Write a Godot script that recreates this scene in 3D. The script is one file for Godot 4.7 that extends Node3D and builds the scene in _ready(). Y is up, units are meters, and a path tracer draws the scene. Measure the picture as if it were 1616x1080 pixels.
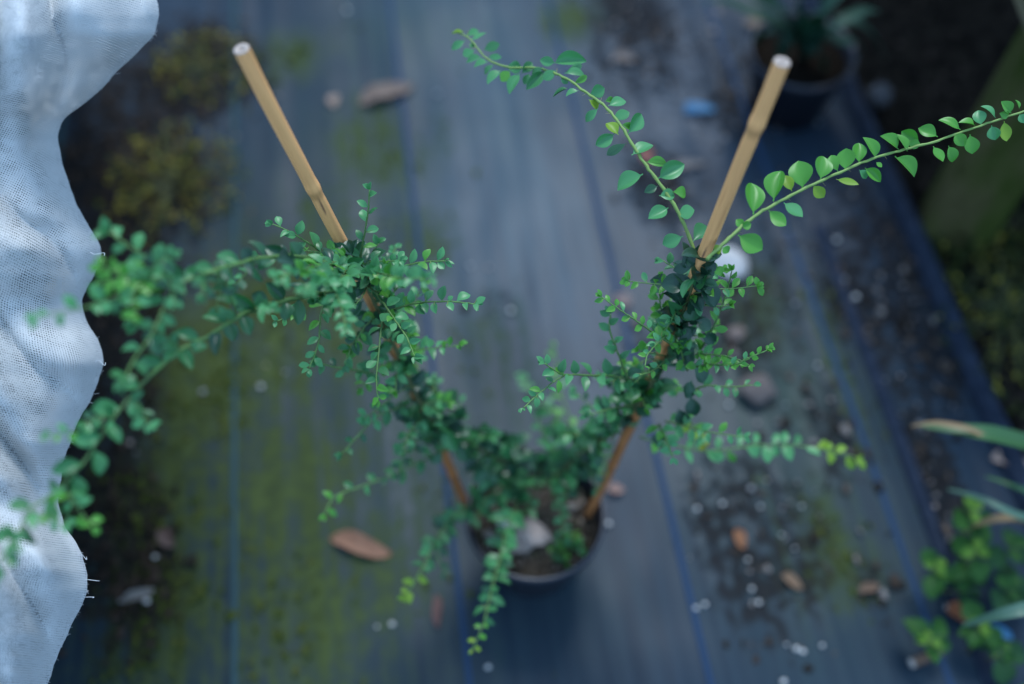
extends Node3D

# ---------------------------------------------------------------- measuring
const F := 1575.0                      # 35 mm lens, in pixels of the 1616 wide photograph
const EYE := Vector3(-0.027, 1.22, 0.421)
const PITCH := 59.0
var fw := Vector3(0, -sin(deg_to_rad(PITCH)), -cos(deg_to_rad(PITCH)))
var up := Vector3(0, cos(deg_to_rad(PITCH)), -sin(deg_to_rad(PITCH)))
var rng := RandomNumberGenerator.new()
var counts := {}
var mats := {}
var leaf_meshes := []
var leaf_queue := []

func ray(px: float, py: float) -> Vector3:
	return fw + Vector3.RIGHT * (px - 808.0) / F - up * (py - 540.0) / F

func at(px: float, py: float, z: float) -> Vector3:
	return EYE + ray(px, py) * z

func ground(px: float, py: float, h := 0.0) -> Vector3:
	var d := ray(px, py)
	return EYE + d * ((EYE.y - h) / -d.y)

func depth_of(p: Vector3) -> float:
	return (p - EYE).dot(fw)

func rf(a: float, b: float) -> float:
	return rng.randf_range(a, b)

func rdir() -> Vector3:
	return Vector3(rng.randfn(), rng.randfn(), rng.randfn()).normalized()

# ---------------------------------------------------------------- naming
func named(o: Node3D, parent: Node, called: String) -> Node3D:
	var key := str(parent.get_instance_id()) + called
	var n: int = counts.get(key, 0)
	counts[key] = n + 1
	o.name = called if n == 0 else "%s_%03d" % [called, n]
	parent.add_child(o, true)
	return o

func tag(o: Node, label: String, category: String, group := "", kind := "") -> Node:
	if label: o.set_meta("label", label)
	if category: o.set_meta("category", category)
	if group: o.set_meta("group", group)
	if kind: o.set_meta("kind", kind)
	return o

func thing(called: String, label: String, category: String, pos: Vector3, group := "") -> Node3D:
	var o: Node3D = named(Node3D.new(), self, called)
	o.position = pos
	tag(o, label, category, group)
	return o

func put(mesh: Mesh, called: String, mat: Material, parent: Node, xf := Transform3D()) -> MeshInstance3D:
	var o := MeshInstance3D.new()
	o.mesh = mesh
	if mat: o.material_override = mat
	named(o, parent, called)
	o.transform = xf
	return o

# ---------------------------------------------------------------- materials
func lin(r: float, g: float, b: float) -> Color:
	return Color(r, g, b).linear_to_srgb()

func mat(key: String, c: Color, rough := 0.8, spec := 0.5) -> StandardMaterial3D:
	if mats.has(key): return mats[key]
	var m := StandardMaterial3D.new()
	m.resource_name = key
	m.albedo_color = c
	m.roughness = rough
	m.metallic_specular = spec
	mats[key] = m
	return m

func leafy(key: String, c: Color, rough := 0.42, spec := 0.5, through := 0.35) -> StandardMaterial3D:
	if mats.has(key): return mats[key]
	var m := mat(key, c, rough, spec)
	m.vertex_color_use_as_albedo = true
	m.cull_mode = BaseMaterial3D.CULL_DISABLED
	m.backlight_enabled = true
	var t := c.srgb_to_linear()
	var top := maxf(maxf(t.r * 1.2, t.g), t.b * 0.6)
	m.backlight = Color(t.r * 1.2 / top * through, t.g / top * through, t.b * 0.6 / top * through).linear_to_srgb()
	return m

func noise(sd: int, freq: float, oct := 3) -> FastNoiseLite:
	var n := FastNoiseLite.new()
	n.seed = sd
	n.noise_type = FastNoiseLite.TYPE_SIMPLEX_SMOOTH
	n.frequency = freq
	n.fractal_octaves = oct
	return n

func noise_tex(sd: int, freq: float, a: Color, b: Color, normal := false, size := 256) -> NoiseTexture2D:
	var t := NoiseTexture2D.new()
	t.width = size
	t.height = size
	t.seamless = true
	t.noise = noise(sd, freq, 4)
	if normal:
		t.as_normal_map = true
		t.bump_strength = 6.0
	else:
		var g := Gradient.new()
		g.set_color(0, a)
		g.set_color(1, b)
		g.set_offset(0, 0.25)
		g.set_offset(1, 0.75)
		t.color_ramp = g
	return t

func grain(key: String, a: Color, b: Color, freq: float, scale: Vector3, rough := 0.8, bump := true) -> StandardMaterial3D:
	if mats.has(key): return mats[key]
	var m := mat(key, Color.WHITE, rough)
	m.metallic_specular = 0.12
	m.albedo_texture = noise_tex(key.hash() % 1000, freq, a, b)
	m.uv1_triplanar = true
	m.uv1_scale = scale
	if bump:
		m.normal_enabled = true
		m.normal_texture = noise_tex(key.hash() % 1000 + 7, freq * 1.5, a, b, true)
		m.normal_scale = 0.7
	return m

# ---------------------------------------------------------------- shapes
func begin() -> SurfaceTool:
	var st := SurfaceTool.new()
	st.begin(Mesh.PRIMITIVE_TRIANGLES)
	return st

# rows of points; flip when rows run along z and columns along x and the front is up
func grid(st: SurfaceTool, rows: Array, flip := false, uvs := [], cols := []) -> void:
	var base: int = st.get_meta("n", 0)
	var w: int = rows[0].size()
	for i in rows.size():
		for j in w:
			if uvs.size(): st.set_uv(uvs[i][j])
			if cols.size(): st.set_color(cols[i][j])
			st.add_vertex(rows[i][j])
	for i in rows.size() - 1:
		for j in w - 1:
			var a := base + i * w + j
			var b := a + 1
			var d := a + w
			var c := d + 1
			for k in ([a, b, c, a, c, d] if flip else [a, c, b, a, d, c]): st.add_index(k)
	st.set_meta("n", base + rows.size() * w)

func done(st: SurfaceTool) -> ArrayMesh:
	st.generate_normals()
	return st.commit()

func frame_along(t: Vector3, hint := Vector3.UP) -> Array:
	var x := hint.cross(t)
	if x.length() < 0.01: x = Vector3.RIGHT.cross(t)
	x = x.normalized()
	return [x, t.cross(x).normalized()]

func tube(st: SurfaceTool, pts: Array, radii: Array, sides := 7, caps := true, cols := []) -> void:
	var rows := []
	var crow := []
	var ring := func(p: Vector3, t: Vector3, r: float) -> Array:
		var f := frame_along(t)
		var row := []
		for j in sides + 1:
			var a := TAU * (j % sides) / sides
			row.append(p + (f[0] * cos(a) + f[1] * sin(a)) * r)
		return row
	for i in pts.size():
		var t: Vector3 = (pts[mini(i + 1, pts.size() - 1)] - pts[maxi(i - 1, 0)]).normalized()
		if caps and i == 0:
			rows.append(ring.call(pts[i], t, radii[i] * 0.02))
			crow.append(i)
		rows.append(ring.call(pts[i], t, radii[i]))
		crow.append(i)
		if caps and i == pts.size() - 1:
			rows.append(ring.call(pts[i], t, radii[i] * 0.02))
			crow.append(i)
	var cc := []
	if cols.size():
		for i in crow:
			var r := []
			for j in sides + 1: r.append(cols[i])
			cc.append(r)
	grid(st, rows, false, [], cc)

func lathe(st: SurfaceTool, prof: Array, sides := 48) -> void:   # prof: Vector2(radius, y) going upwards on the outside
	var rows := []
	for p in prof:
		var row := []
		for j in sides + 1:
			var a := TAU * (j % sides) / sides
			row.append(Vector3(cos(a) * p.x, p.y, -sin(a) * p.x))
		rows.append(row)
	grid(st, rows)

func box(st: SurfaceTool, xf: Transform3D, size: Vector3, bev := 0.004) -> void:   # a bevelled bar
	var h := size / 2.0
	var b := minf(bev, minf(h.x, minf(h.y, h.z)) * 0.5)
	var rows := []
	for lev in [[-h.z, b * 1.4], [-h.z, b], [-h.z + b, 0.0], [h.z - b, 0.0], [h.z, b], [h.z, b * 1.4]]:
		var e: float = lev[1]
		var x: float = h.x - e
		var y: float = h.y - e
		var row := []
		if lev[1] == b * 1.4:
			x = 0.0004
			y = 0.0004
		var c := minf(b, minf(x, y) * 0.5)
		for q in [[x, -y + c], [x, y - c], [x - c, y], [-x + c, y], [-x, y - c], [-x, -y + c], [-x + c, -y], [x - c, -y], [x, -y + c]]:
			row.append(xf * Vector3(q[0], q[1], lev[0]))
		rows.append(row)
	st.set_smooth_group(-1)
	grid(st, rows)

func stone_mesh(sd: int, flat := 0.7, rough := 0.25) -> ArrayMesh:
	var n := noise(sd, 0.9, 2)
	var st := begin()
	var rows := []
	for i in 9:
		var th := PI * i / 8.0
		var row := []
		for j in 13:
			var a := TAU * (j % 12) / 12.0
			var d := Vector3(cos(a) * sin(th), -cos(th), -sin(a) * sin(th))
			var r := 0.5 * (1.0 + rough * n.get_noise_3dv(d * 1.3 + Vector3(sd, 0, 0)) * 2.0)
			row.append(d * r * Vector3(1, flat, 1) + Vector3(0, 0.5 * flat, 0))
		rows.append(row)
	grid(st, rows)
	return done(st)

# a leaf of length 1 along z, width 1 along x, front up
func leaf_mesh(widest: float, tipness: float, fold: float, bend: float, twist: float, petiole := 0.09, segs := 11, wave := 0.0) -> ArrayMesh:
	var st := begin()
	var rows := []
	var cols := []
	for i in segs + 1:
		var t := float(i) / segs
		var u := clampf((t - petiole) / (1.0 - petiole), 0.0, 1.0)
		var v := pow(u, log(0.5) / log(widest))
		var w := pow(maxf(sin(PI * v), 0.0), 0.72)
		if v > 0.5: w = lerpf(w, 1.0 - pow((v - 0.5) * 2.0, 2.2), tipness)
		w = maxf(w, 0.07 if t < 1.0 else 0.005)
		var row := []
		var crow := []
		for s in [-1.0, -0.55, 0.0, 0.55, 1.0]:
			var x: float = s * w * 0.5
			var y: float = fold * absf(s) * w * 0.5 - bend * u * u + wave * sin(u * 9.0 + s * 2.0) * absf(s)
			y -= fold * 0.35 * s * s * w * 0.5
			row.append(Vector3(x, y + twist * u * x, t))
			var k := 1.5 if s == 0.0 else (1.0 if absf(s) < 0.9 else 0.92)
			crow.append(Color(k, k, k * 0.95))
		rows.append(row)
		cols.append(crow)
	grid(st, rows, true, [], cols)
	return done(st)

func leaf_basis(dir: Vector3, n: Vector3, length: float, width: float) -> Basis:
	var d := dir.normalized()
	var x := n.cross(d)
	if x.length() < 0.05: x = Vector3(0.3, 0.2, 1).cross(d)
	x = x.normalized()
	return Basis(x * width, d.cross(x) * length, d * length)

# ---------------------------------------------------------------- the shrub
func spline(pts: Array, steps := 7) -> Array:
	var out := []
	var n := pts.size()
	for i in n - 1:
		var a: Vector3 = pts[maxi(i - 1, 0)]
		var b: Vector3 = pts[i]
		var c: Vector3 = pts[i + 1]
		var d: Vector3 = pts[mini(i + 2, n - 1)]
		for k in steps: out.append(b.cubic_interpolate(c, a, d, float(k) / steps))
	out.append(pts[n - 1])
	return out

func parse(s: String) -> Array:
	var out := []
	for part in s.split(";", false):
		var v := part.split_floats(",")
		out.append(at(v[0], v[1], v[2]))
	return out

const TONES := ["leaf_old", "leaf_deep", "leaf_mid", "leaf_light", "leaf_fresh", "leaf_lime", "leaf_yellow"]

func tone_mat(k: int) -> StandardMaterial3D:
	var c: Array = [[0.016, 0.056, 0.030], [0.026, 0.095, 0.040], [0.048, 0.185, 0.064], [0.078, 0.275, 0.100], [0.085, 0.29, 0.038], [0.20, 0.34, 0.030], [0.30, 0.33, 0.035]][k]
	return leafy(TONES[k], lin(c[0], c[1], c[2]), [0.30, 0.32, 0.34, 0.36, 0.36, 0.42, 0.5][k], 0.42, [0.1, 0.25, 0.4, 0.45, 0.5, 0.6, 0.6][k])

func queue_leaf(branch: Node, base: Vector3, dir: Vector3, n: Vector3, length: float, width: float, tone: int) -> void:
	var mid := base + dir.normalized() * length * 0.5 - EYE
	var mz := mid.dot(fw)
	var sx := 808.0 + mid.x / mz * F
	var sy := 540.0 - mid.dot(up) / mz * F
	for st in [[737, 802, 380, 78, 1.168, 0.66, [[455, 500], [530, 560], [605, 640], [700, 800]]], [928, 812, 1233, 98, 1.16, 0.63, [[535, 615], [675, 800], [455, 475]]]]:
		var t: float = (st[1] - sy) / float(st[1] - st[3])
		if t < 0.0 or t > 1.0: continue
		var zs: float = 1.0 / lerpf(1.0 / st[4], 1.0 / st[5], t)
		if absf(sx - lerpf(st[0], st[2], t)) < 17.0 and mz < zs + 0.004:
			for w in st[6]:
				if sy > w[0] and sy < w[1] and rng.randf() < 0.8: return
	leaf_queue.append({"branch": branch, "xf": Transform3D(leaf_basis(dir, n, length, width), base), "tone": tone, "shape": rng.randi() % leaf_meshes.size(), "size": length * width * pow(F / maxf(depth_of(base), 0.3), 2.0), "at": base})

# a branch through photo points with depth, its leaves at even spacing; sizes in photograph pixels
func branch(shrub: Node3D, path, w0: float, w1: float, spacing: float, leaf_px: float, tone: int, opts := {}) -> MeshInstance3D:
	var raw: Array = parse(path) if path is String else path
	var pts := spline(raw)
	var st := begin()
	var radii := []
	var cols := []
	var old: float = opts.get("old", 0.0)
	for i in pts.size():
		var t := float(i) / (pts.size() - 1)
		radii.append(lerpf(w0, w1, t) * 0.5 * depth_of(pts[i]) / F * (1.0 + 0.12 * sin(i * 2.1)))
		cols.append((Color(0.17, 0.27, 0.055) if opts.has("fresh") else Color(0.055, 0.115, 0.030).lerp(Color(0.11, 0.23, 0.05), t)).lerp(Color(0.10, 0.075, 0.04), old))
		if i > 0 and i < pts.size() - 1: pts[i] += rdir() * radii[i] * 0.35
	tube(st, pts, radii, 6, true, cols)
	var total := 0.0
	for i in pts.size() - 1: total += pts[i].distance_to(pts[i + 1])
	# thorns and leaves
	var node := MeshInstance3D.new()
	named(node, shrub, opts.get("name", "branch"))
	var skip: float = opts.get("from", 0.06) * total
	var run := 0.0
	var next := skip
	var side := 1.0 if rng.randf() < 0.5 else -1.0
	var tip_tone: int = opts.get("tip_tone", tone)
	for i in pts.size() - 1:
		var seg: float = pts[i].distance_to(pts[i + 1])
		var t: Vector3 = (pts[i + 1] - pts[i]).normalized()
		while next <= run + seg:
			var p: Vector3 = pts[i] + t * (next - run)
			var along := next / total
			var z := depth_of(p)
			var scale: float = z / F
			var facing: Vector3 = (Vector3.UP * 0.75 + (EYE - p).normalized() * 0.55 + rdir() * opts.get("wild", 0.5)).normalized()
			var s: Vector3 = facing.cross(t).normalized() * side
			var sz: float = leaf_px * 1.18 * scale * rf(0.78, 1.15) * lerpf(1.0, opts.get("tip_size", 0.72), along * along)
			if spacing > 0.0:
				for rep in (2 if rng.randf() < opts.get("pair", 0.18) else 1):
					var turn := rf(0.75, 1.35)
					var sg: Vector3 = s if rep == 0 else -s
					var dir: Vector3 = t * cos(turn) + sg * sin(turn) + Vector3.UP * rf(-0.15, 0.35) + rdir() * 0.15
					var tn := tone
					if along > 0.8: tn = tip_tone
					elif rng.randf() < 0.45: tn = clampi(tone + (1 if rng.randf() < 0.5 else -1), 0, 4)
					queue_leaf(node, p, dir, facing + rdir() * 0.25, sz * (1.0 if rep == 0 else rf(0.55, 0.95)), sz * rf(0.46, 0.62), tn)
				if rng.randf() < 0.45:
					var tl := rf(7, 13) * scale
					tube(st, [p, p + (t * 0.5 + s.rotated(t, rf(-0.8, 0.8))).normalized() * tl], [0.8 * scale, 0.15 * scale], 4, false, [Color(0.16, 0.26, 0.06), Color(0.30, 0.22, 0.08)])
				side = -side
				next += spacing * scale * rf(0.75, 1.25)
			else:
				next += 1e9
		run += seg
	if opts.get("tuft", true) and spacing > 0.0:
		var tip: Vector3 = pts[pts.size() - 1]
		var t: Vector3 = (tip - pts[pts.size() - 3]).normalized()
		for k in 3:
			var sz: float = leaf_px * 1.18 * depth_of(tip) / F * opts.get("tip_size", 0.66) * rf(0.7, 1.0)
			queue_leaf(node, tip, t + rdir() * 0.7, Vector3.UP + (EYE - tip).normalized() * 0.6 + rdir() * 0.4, sz, sz * 0.5, tip_tone)
	node.mesh = done(st)
	node.material_override = bark_mat()
	return node

# short side twigs that spring from a stem all along it
func side_twigs(shrub: Node3D, path: String, count: int, len_px: float, leaf_px: float, tones: Array) -> void:
	var pts := spline(parse(path))
	for k in count:
		var f := (k + rng.randf()) / count * (pts.size() - 1.001)
		var i := int(f)
		var p: Vector3 = pts[i].lerp(pts[i + 1], f - i)
		var t: Vector3 = (pts[i + 1] - pts[i]).normalized()
		var d := rdir()
		d = (d - t * d.dot(t)).normalized()
		d = (d + t * rf(0.0, 0.5) + Vector3.UP * 0.25).normalized()
		var l := len_px * depth_of(p) / F * rf(0.6, 1.2)
		var bend := (Vector3.DOWN * 0.25 + rdir() * 0.4) * l
		var tone: int = tones[rng.randi() % tones.size()]
		branch(shrub, [p, p + d * l * 0.4 + Vector3.UP * l * 0.05, p + d * l * 0.75 + bend * 0.3, p + d * l + bend * 0.6], 3.2, 1.6, 13.5, leaf_px, tone, {"pair": 0.3, "tip_tone": mini(tone + 1, 4)})

func bark_mat() -> StandardMaterial3D:
	var m := mat("bark", Color.WHITE, 0.6)
	m.vertex_color_use_as_albedo = true
	return m

# leaves read off the photograph: base, tip, width, tone
func set_leaves(node: MeshInstance3D, path: String, rows: Array) -> void:
	var pts := spline(parse(path), 12)
	for r in rows:
		var z := 0.78
		var best := 1e9
		for p in pts:
			var q: Vector3 = p - EYE
			var zz := q.dot(fw)
			var sx := 808.0 + q.x / zz * F
			var sy := 540.0 - q.dot(up) / zz * F
			var d := Vector2(sx - r[0], sy - r[1]).length()
			if d < best:
				best = d
				z = zz
		var base := at(r[0], r[1], z)
		var px := Vector2(r[2] - r[0], r[3] - r[1]).length()
		var tip := at(r[2], r[3], z + rf(-0.25, 0.3) * px * z / F)
		var n := Vector3.UP * 0.7 + (EYE - base).normalized() * 0.7 + rdir() * 0.55
		queue_leaf(node, base, tip - base, n, (tip - base).length() * 1.06, r[4] * 1.2 * z / F, int(r[5]) if rng.randf() < 0.65 or r[5] < 3 else ([3, 4, 4, 5] if r[5] >= 4 else [3, 2, 3, 4])[rng.randi() % 4])

func cluster(node: MeshInstance3D, path: String, count: int, spread_px: float, leaf_px: float, tones: Array) -> void:
	var pts := spline(parse(path))
	for k in count:
		var i := rng.randi() % (pts.size() - 1)
		var p: Vector3 = pts[i].lerp(pts[i + 1], rng.randf())
		var sc := depth_of(p) / F
		var out := (rdir() + Vector3.UP * 0.3 + (EYE - p).normalized() * 0.25).normalized()
		var base := p + out * rf(0.05, 1.0) * spread_px * sc
		var sz := leaf_px * 1.2 * sc * rf(0.7, 1.15)
		queue_leaf(node, base, out + rdir() * 0.8 + Vector3(0, 0.1, 0), Vector3.UP * 0.8 + (EYE - p).normalized() * 0.35 + rdir() * 0.55, sz, sz * rf(0.5, 0.66), tones[rng.randi() % tones.size()])

func place_leaves(shrub: Node3D) -> void:
	leaf_queue.sort_custom(func(a, b): return a.size > b.size)
	var single := 0
	var rest := {}
	for d in leaf_queue:
		var p: Vector3 = d.at - EYE
		var sx := 808.0 + p.x / p.dot(fw) * F
		if single < 300 and sx > -10 and sx < 1630:
			put(leaf_meshes[d.shape], "leaf", tone_mat(d.tone), d.branch, d.xf)
			single += 1
		else:
			if not rest.has(d.tone): rest[d.tone] = begin()
			rest[d.tone].append_from(leaf_meshes[d.shape], 0, d.xf)
	var m := ArrayMesh.new()
	for k in rest:
		rest[k].commit(m)
		m.surface_set_material(m.get_surface_count() - 1, tone_mat(k))
	var o := put(m, "foliage", null, shrub)
	tag(o, "", "", "", "stuff")
	print("leaves ", leaf_queue.size())

# ---------------------------------------------------------------- low plants and litter
func clump(called: String, label: String, category: String, pos: Vector3, radii: Vector3, count: int, leaf: float, tones: Array, group := "", shell := false, lift := 0.0) -> Node3D:
	var o := thing(called, label, category, pos, group)
	var rest := {}
	var stems := begin()
	var nz := noise(int(pos.x * 977 + pos.z * 331), 1.0 / maxf(radii.x, 0.01) * 2.2, 2)
	var made := 0
	for k in count * 3:
		if made >= count: break
		var d := rdir()
		if lift == 0.0: d.y = absf(d.y)
		var r := pow(rng.randf(), 0.12 if shell else 0.4)
		var p := d * r * radii + Vector3(0, lift, 0)
		if nz.get_noise_3dv(p + pos) < -0.12: continue
		made += 1
		var tn: StandardMaterial3D = tones[rng.randi() % tones.size()]
		if not rest.has(tn): rest[tn] = begin()
		var sz := leaf * rf(0.6, 1.2)
		rest[tn].append_from(leaf_meshes[rng.randi() % leaf_meshes.size()], 0, Transform3D(leaf_basis(d + rdir() * 0.8, Vector3.UP + rdir() * 0.7, sz, sz * rf(0.45, 0.7)), p))
		if k % 14 == 0: tube(stems, [Vector3(p.x * 0.15, 0.0, p.z * 0.15), p * 0.6 + Vector3(0, 0.01, 0), p], [0.0012, 0.001, 0.0006], 4, false)
	var m := ArrayMesh.new()
	for tn in rest:
		rest[tn].commit(m)
		m.surface_set_material(m.get_surface_count() - 1, tn)
	tag(put(m, "foliage", null, o), "", "", "", "stuff")
	put(done(stems), "stem", mat("weed_stem", lin(0.10, 0.11, 0.04), 0.7), o)
	return o

func rosette(label: String, px: float, py: float, h: float, leaf_px: float, n: int, c: StandardMaterial3D, heart: StandardMaterial3D) -> void:
	var top := ground(px, py, h)
	var foot := Vector3(top.x + rf(-0.02, 0.02), 0.0, top.z + rf(-0.02, 0.02))
	var o := thing("leafy_weed", label, "weed", foot)
	var st := begin()
	tube(st, [Vector3.ZERO, (top - foot) * 0.5 + Vector3(0.004, 0, 0.003), top - foot], [0.0018, 0.0015, 0.001], 5)
	put(done(st), "stem", mat("weed_stem", lin(0.10, 0.11, 0.04), 0.7), o)
	var a0 := rf(0, TAU)
	for k in n:
		var a := a0 + k * 2.4
		var lev := 1.0 - 0.16 * (k / 3)
		var sz := leaf_px * depth_of(top) / F * (rf(0.75, 1.1) if k > 2 else rf(0.35, 0.55))
		var dir := Vector3(cos(a), rf(-0.15, 0.35), sin(a))
		put(leaf_meshes[k % leaf_meshes.size()], "leaf", c if k > 2 else heart, o, Transform3D(leaf_basis(dir, Vector3.UP + rdir() * 0.25, sz, sz * 0.72), (top - foot) * lev))

func blade(parent: Node3D, pts: Array, width: float, m: StandardMaterial3D, called := "blade") -> void:
	var path := spline(pts, 6)
	var st := begin()
	var rows := []
	var cols := []
	for i in path.size():
		var t := float(i) / (path.size() - 1)
		var dir: Vector3 = (path[mini(i + 1, path.size() - 1)] - path[maxi(i - 1, 0)]).normalized()
		var x := Vector3.UP.cross(dir)
		if x.length() < 0.1: x = Vector3(0.6, 0, 0.8).cross(dir)
		x = x.normalized()
		var w := width * 0.5 * pow(sin(PI * clampf(0.18 + t * 0.82, 0, 1)), 0.7) + 0.0003
		var nn := dir.cross(x)
		rows.append([path[i] - x * w + nn * w * 0.35, path[i], path[i] + x * w + nn * w * 0.35])
		cols.append([Color(1, 1, 1), Color(1.25, 1.25, 1.2), Color(1, 1, 1)])
	grid(st, rows, true, [], cols)
	put(done(st), called, m, parent)

func dry_leaf(label: String, px: float, py: float, long_px: float, wide_px: float, turn: float, c: Color, group := "", curl := 0.3) -> void:
	var p := ground(px, py, 0.006)
	var sc := depth_of(p) / F
	var st := begin()
	var rows := []
	var cols := []
	var w2 := wide_px / long_px
	for i in 11:
		var t := i / 10.0
		var w := maxf(pow(sin(PI * pow(t, 0.85)), 0.65), 0.03) * 0.5 * w2
		var row := []
		var cr := []
		for s in [-1.0, -0.5, 0.0, 0.5, 1.0]:
			row.append(Vector3(s * w + 0.03 * sin(PI * t * 2.0), curl * (s * s) * w * 1.1 + 0.05 * sin(t * 4.0) + 0.02 * sin(t * 17.0 + s * 3.0), t - 0.5))
			var k := rf(0.8, 1.15) * (0.8 if s == 0.0 else 1.0)
			cr.append(Color(k, k, k))
		rows.append(row)
		cols.append(cr)
	grid(st, rows, true, [], cols)
	var m := mat("dry_" + c.to_html(), c, 0.75)
	m.vertex_color_use_as_albedo = true
	m.cull_mode = BaseMaterial3D.CULL_DISABLED
	var o := put(done(st), "fallen_leaf", m, self, Transform3D(Basis(Vector3.UP, turn).scaled(Vector3.ONE * long_px * sc), p))
	tag(o, label, "leaf", group)

# ---------------------------------------------------------------- the scene
func _ready() -> void:
	rng.seed = 20240611
	# camera
	var cam := Camera3D.new()
	cam.name = "camera"
	add_child(cam)
	cam.position = EYE
	cam.rotation_degrees = Vector3(-PITCH, 0, 0)
	cam.fov = 37.85
	cam.near = 0.05
	cam.far = 120.0
	var lens := CameraAttributesPhysical.new()
	lens.frustum_focal_length = 35.0
	lens.frustum_focus_distance = 0.79
	lens.frustum_near = 0.05
	lens.frustum_far = 120.0
	lens.exposure_aperture = 1.5
	cam.attributes = lens
	cam.current = true
	# sky, sun, exposure
	var env := Environment.new()
	env.background_mode = Environment.BG_SKY
	var sky_mat := ProceduralSkyMaterial.new()
	sky_mat.sky_top_color = Color(0.58, 0.74, 0.92)
	sky_mat.sky_horizon_color = Color(0.54, 0.67, 0.83)
	sky_mat.sky_curve = 0.2
	sky_mat.ground_bottom_color = Color(0.10, 0.11, 0.10)
	sky_mat.ground_horizon_color = Color(0.25, 0.29, 0.30)
	var sky := Sky.new()
	sky.sky_material = sky_mat
	env.sky = sky
	env.tonemap_mode = Environment.TONE_MAPPER_LINEAR
	env.tonemap_exposure = 2.15
	env.sdfgi_enabled = true
	env.ssao_enabled = true
	env.ssil_enabled = true
	var we := WorldEnvironment.new()
	we.name = "world_environment"
	we.environment = env
	add_child(we)
	var sun := DirectionalLight3D.new()
	sun.name = "sun"
	sun.light_energy = 0.45
	sun.light_color = Color(0.94, 0.97, 1.0)
	sun.light_angular_distance = 20.0
	sun.shadow_enabled = true
	add_child(sun)
	sun.look_at_from_position(Vector3(0.15, 1.5, -0.95), Vector3.ZERO)

	for k in [[0.50, 0.4, 0.75, 0.12, 0.3], [0.54, 0.7, 0.5, 0.22, -0.3], [0.47, 0.3, 0.95, 0.06, 0.0], [0.57, 0.4, 0.6, 0.30, 0.4], [0.52, 0.8, 0.35, -0.10, -0.4], [0.45, 0.6, 0.8, 0.18, 0.15]]:
		leaf_meshes.append(leaf_mesh(k[0], k[1], k[2], k[3], k[4]))

	build_ground()
	build_bench()
	build_netting()
	build_pot_and_shrub()
	build_low_plants()
	build_litter()

# mat coordinates: q across the tracer threads, s along them
const ACROSS := Vector3(0.99, 0, -0.141)
const ALONG := Vector3(0.141, 0, 0.99)

func blobs(rows: Array) -> Array:
	var out := []
	for r in rows:
		var p := ground(r[0], r[1])
		var sc := depth_of(p) / F
		out.append([p.dot(ACROSS), p.dot(ALONG), r[2] * sc, r[3] * sc * 1.12, r[4]])
	return out

func mask(b: Array, q: float, s: float) -> float:
	var m := 0.0
	for r in b:
		var d := Vector2((q - r[0]) / r[2], (s - r[1]) / r[3]).length_squared()
		if d < 4.0: m = maxf(m, r[4] * exp(-d * 1.1))
	return m

var moss_blobs := []
var lit_blobs := []
var film_blobs := []
var dirt_blobs := []

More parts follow.
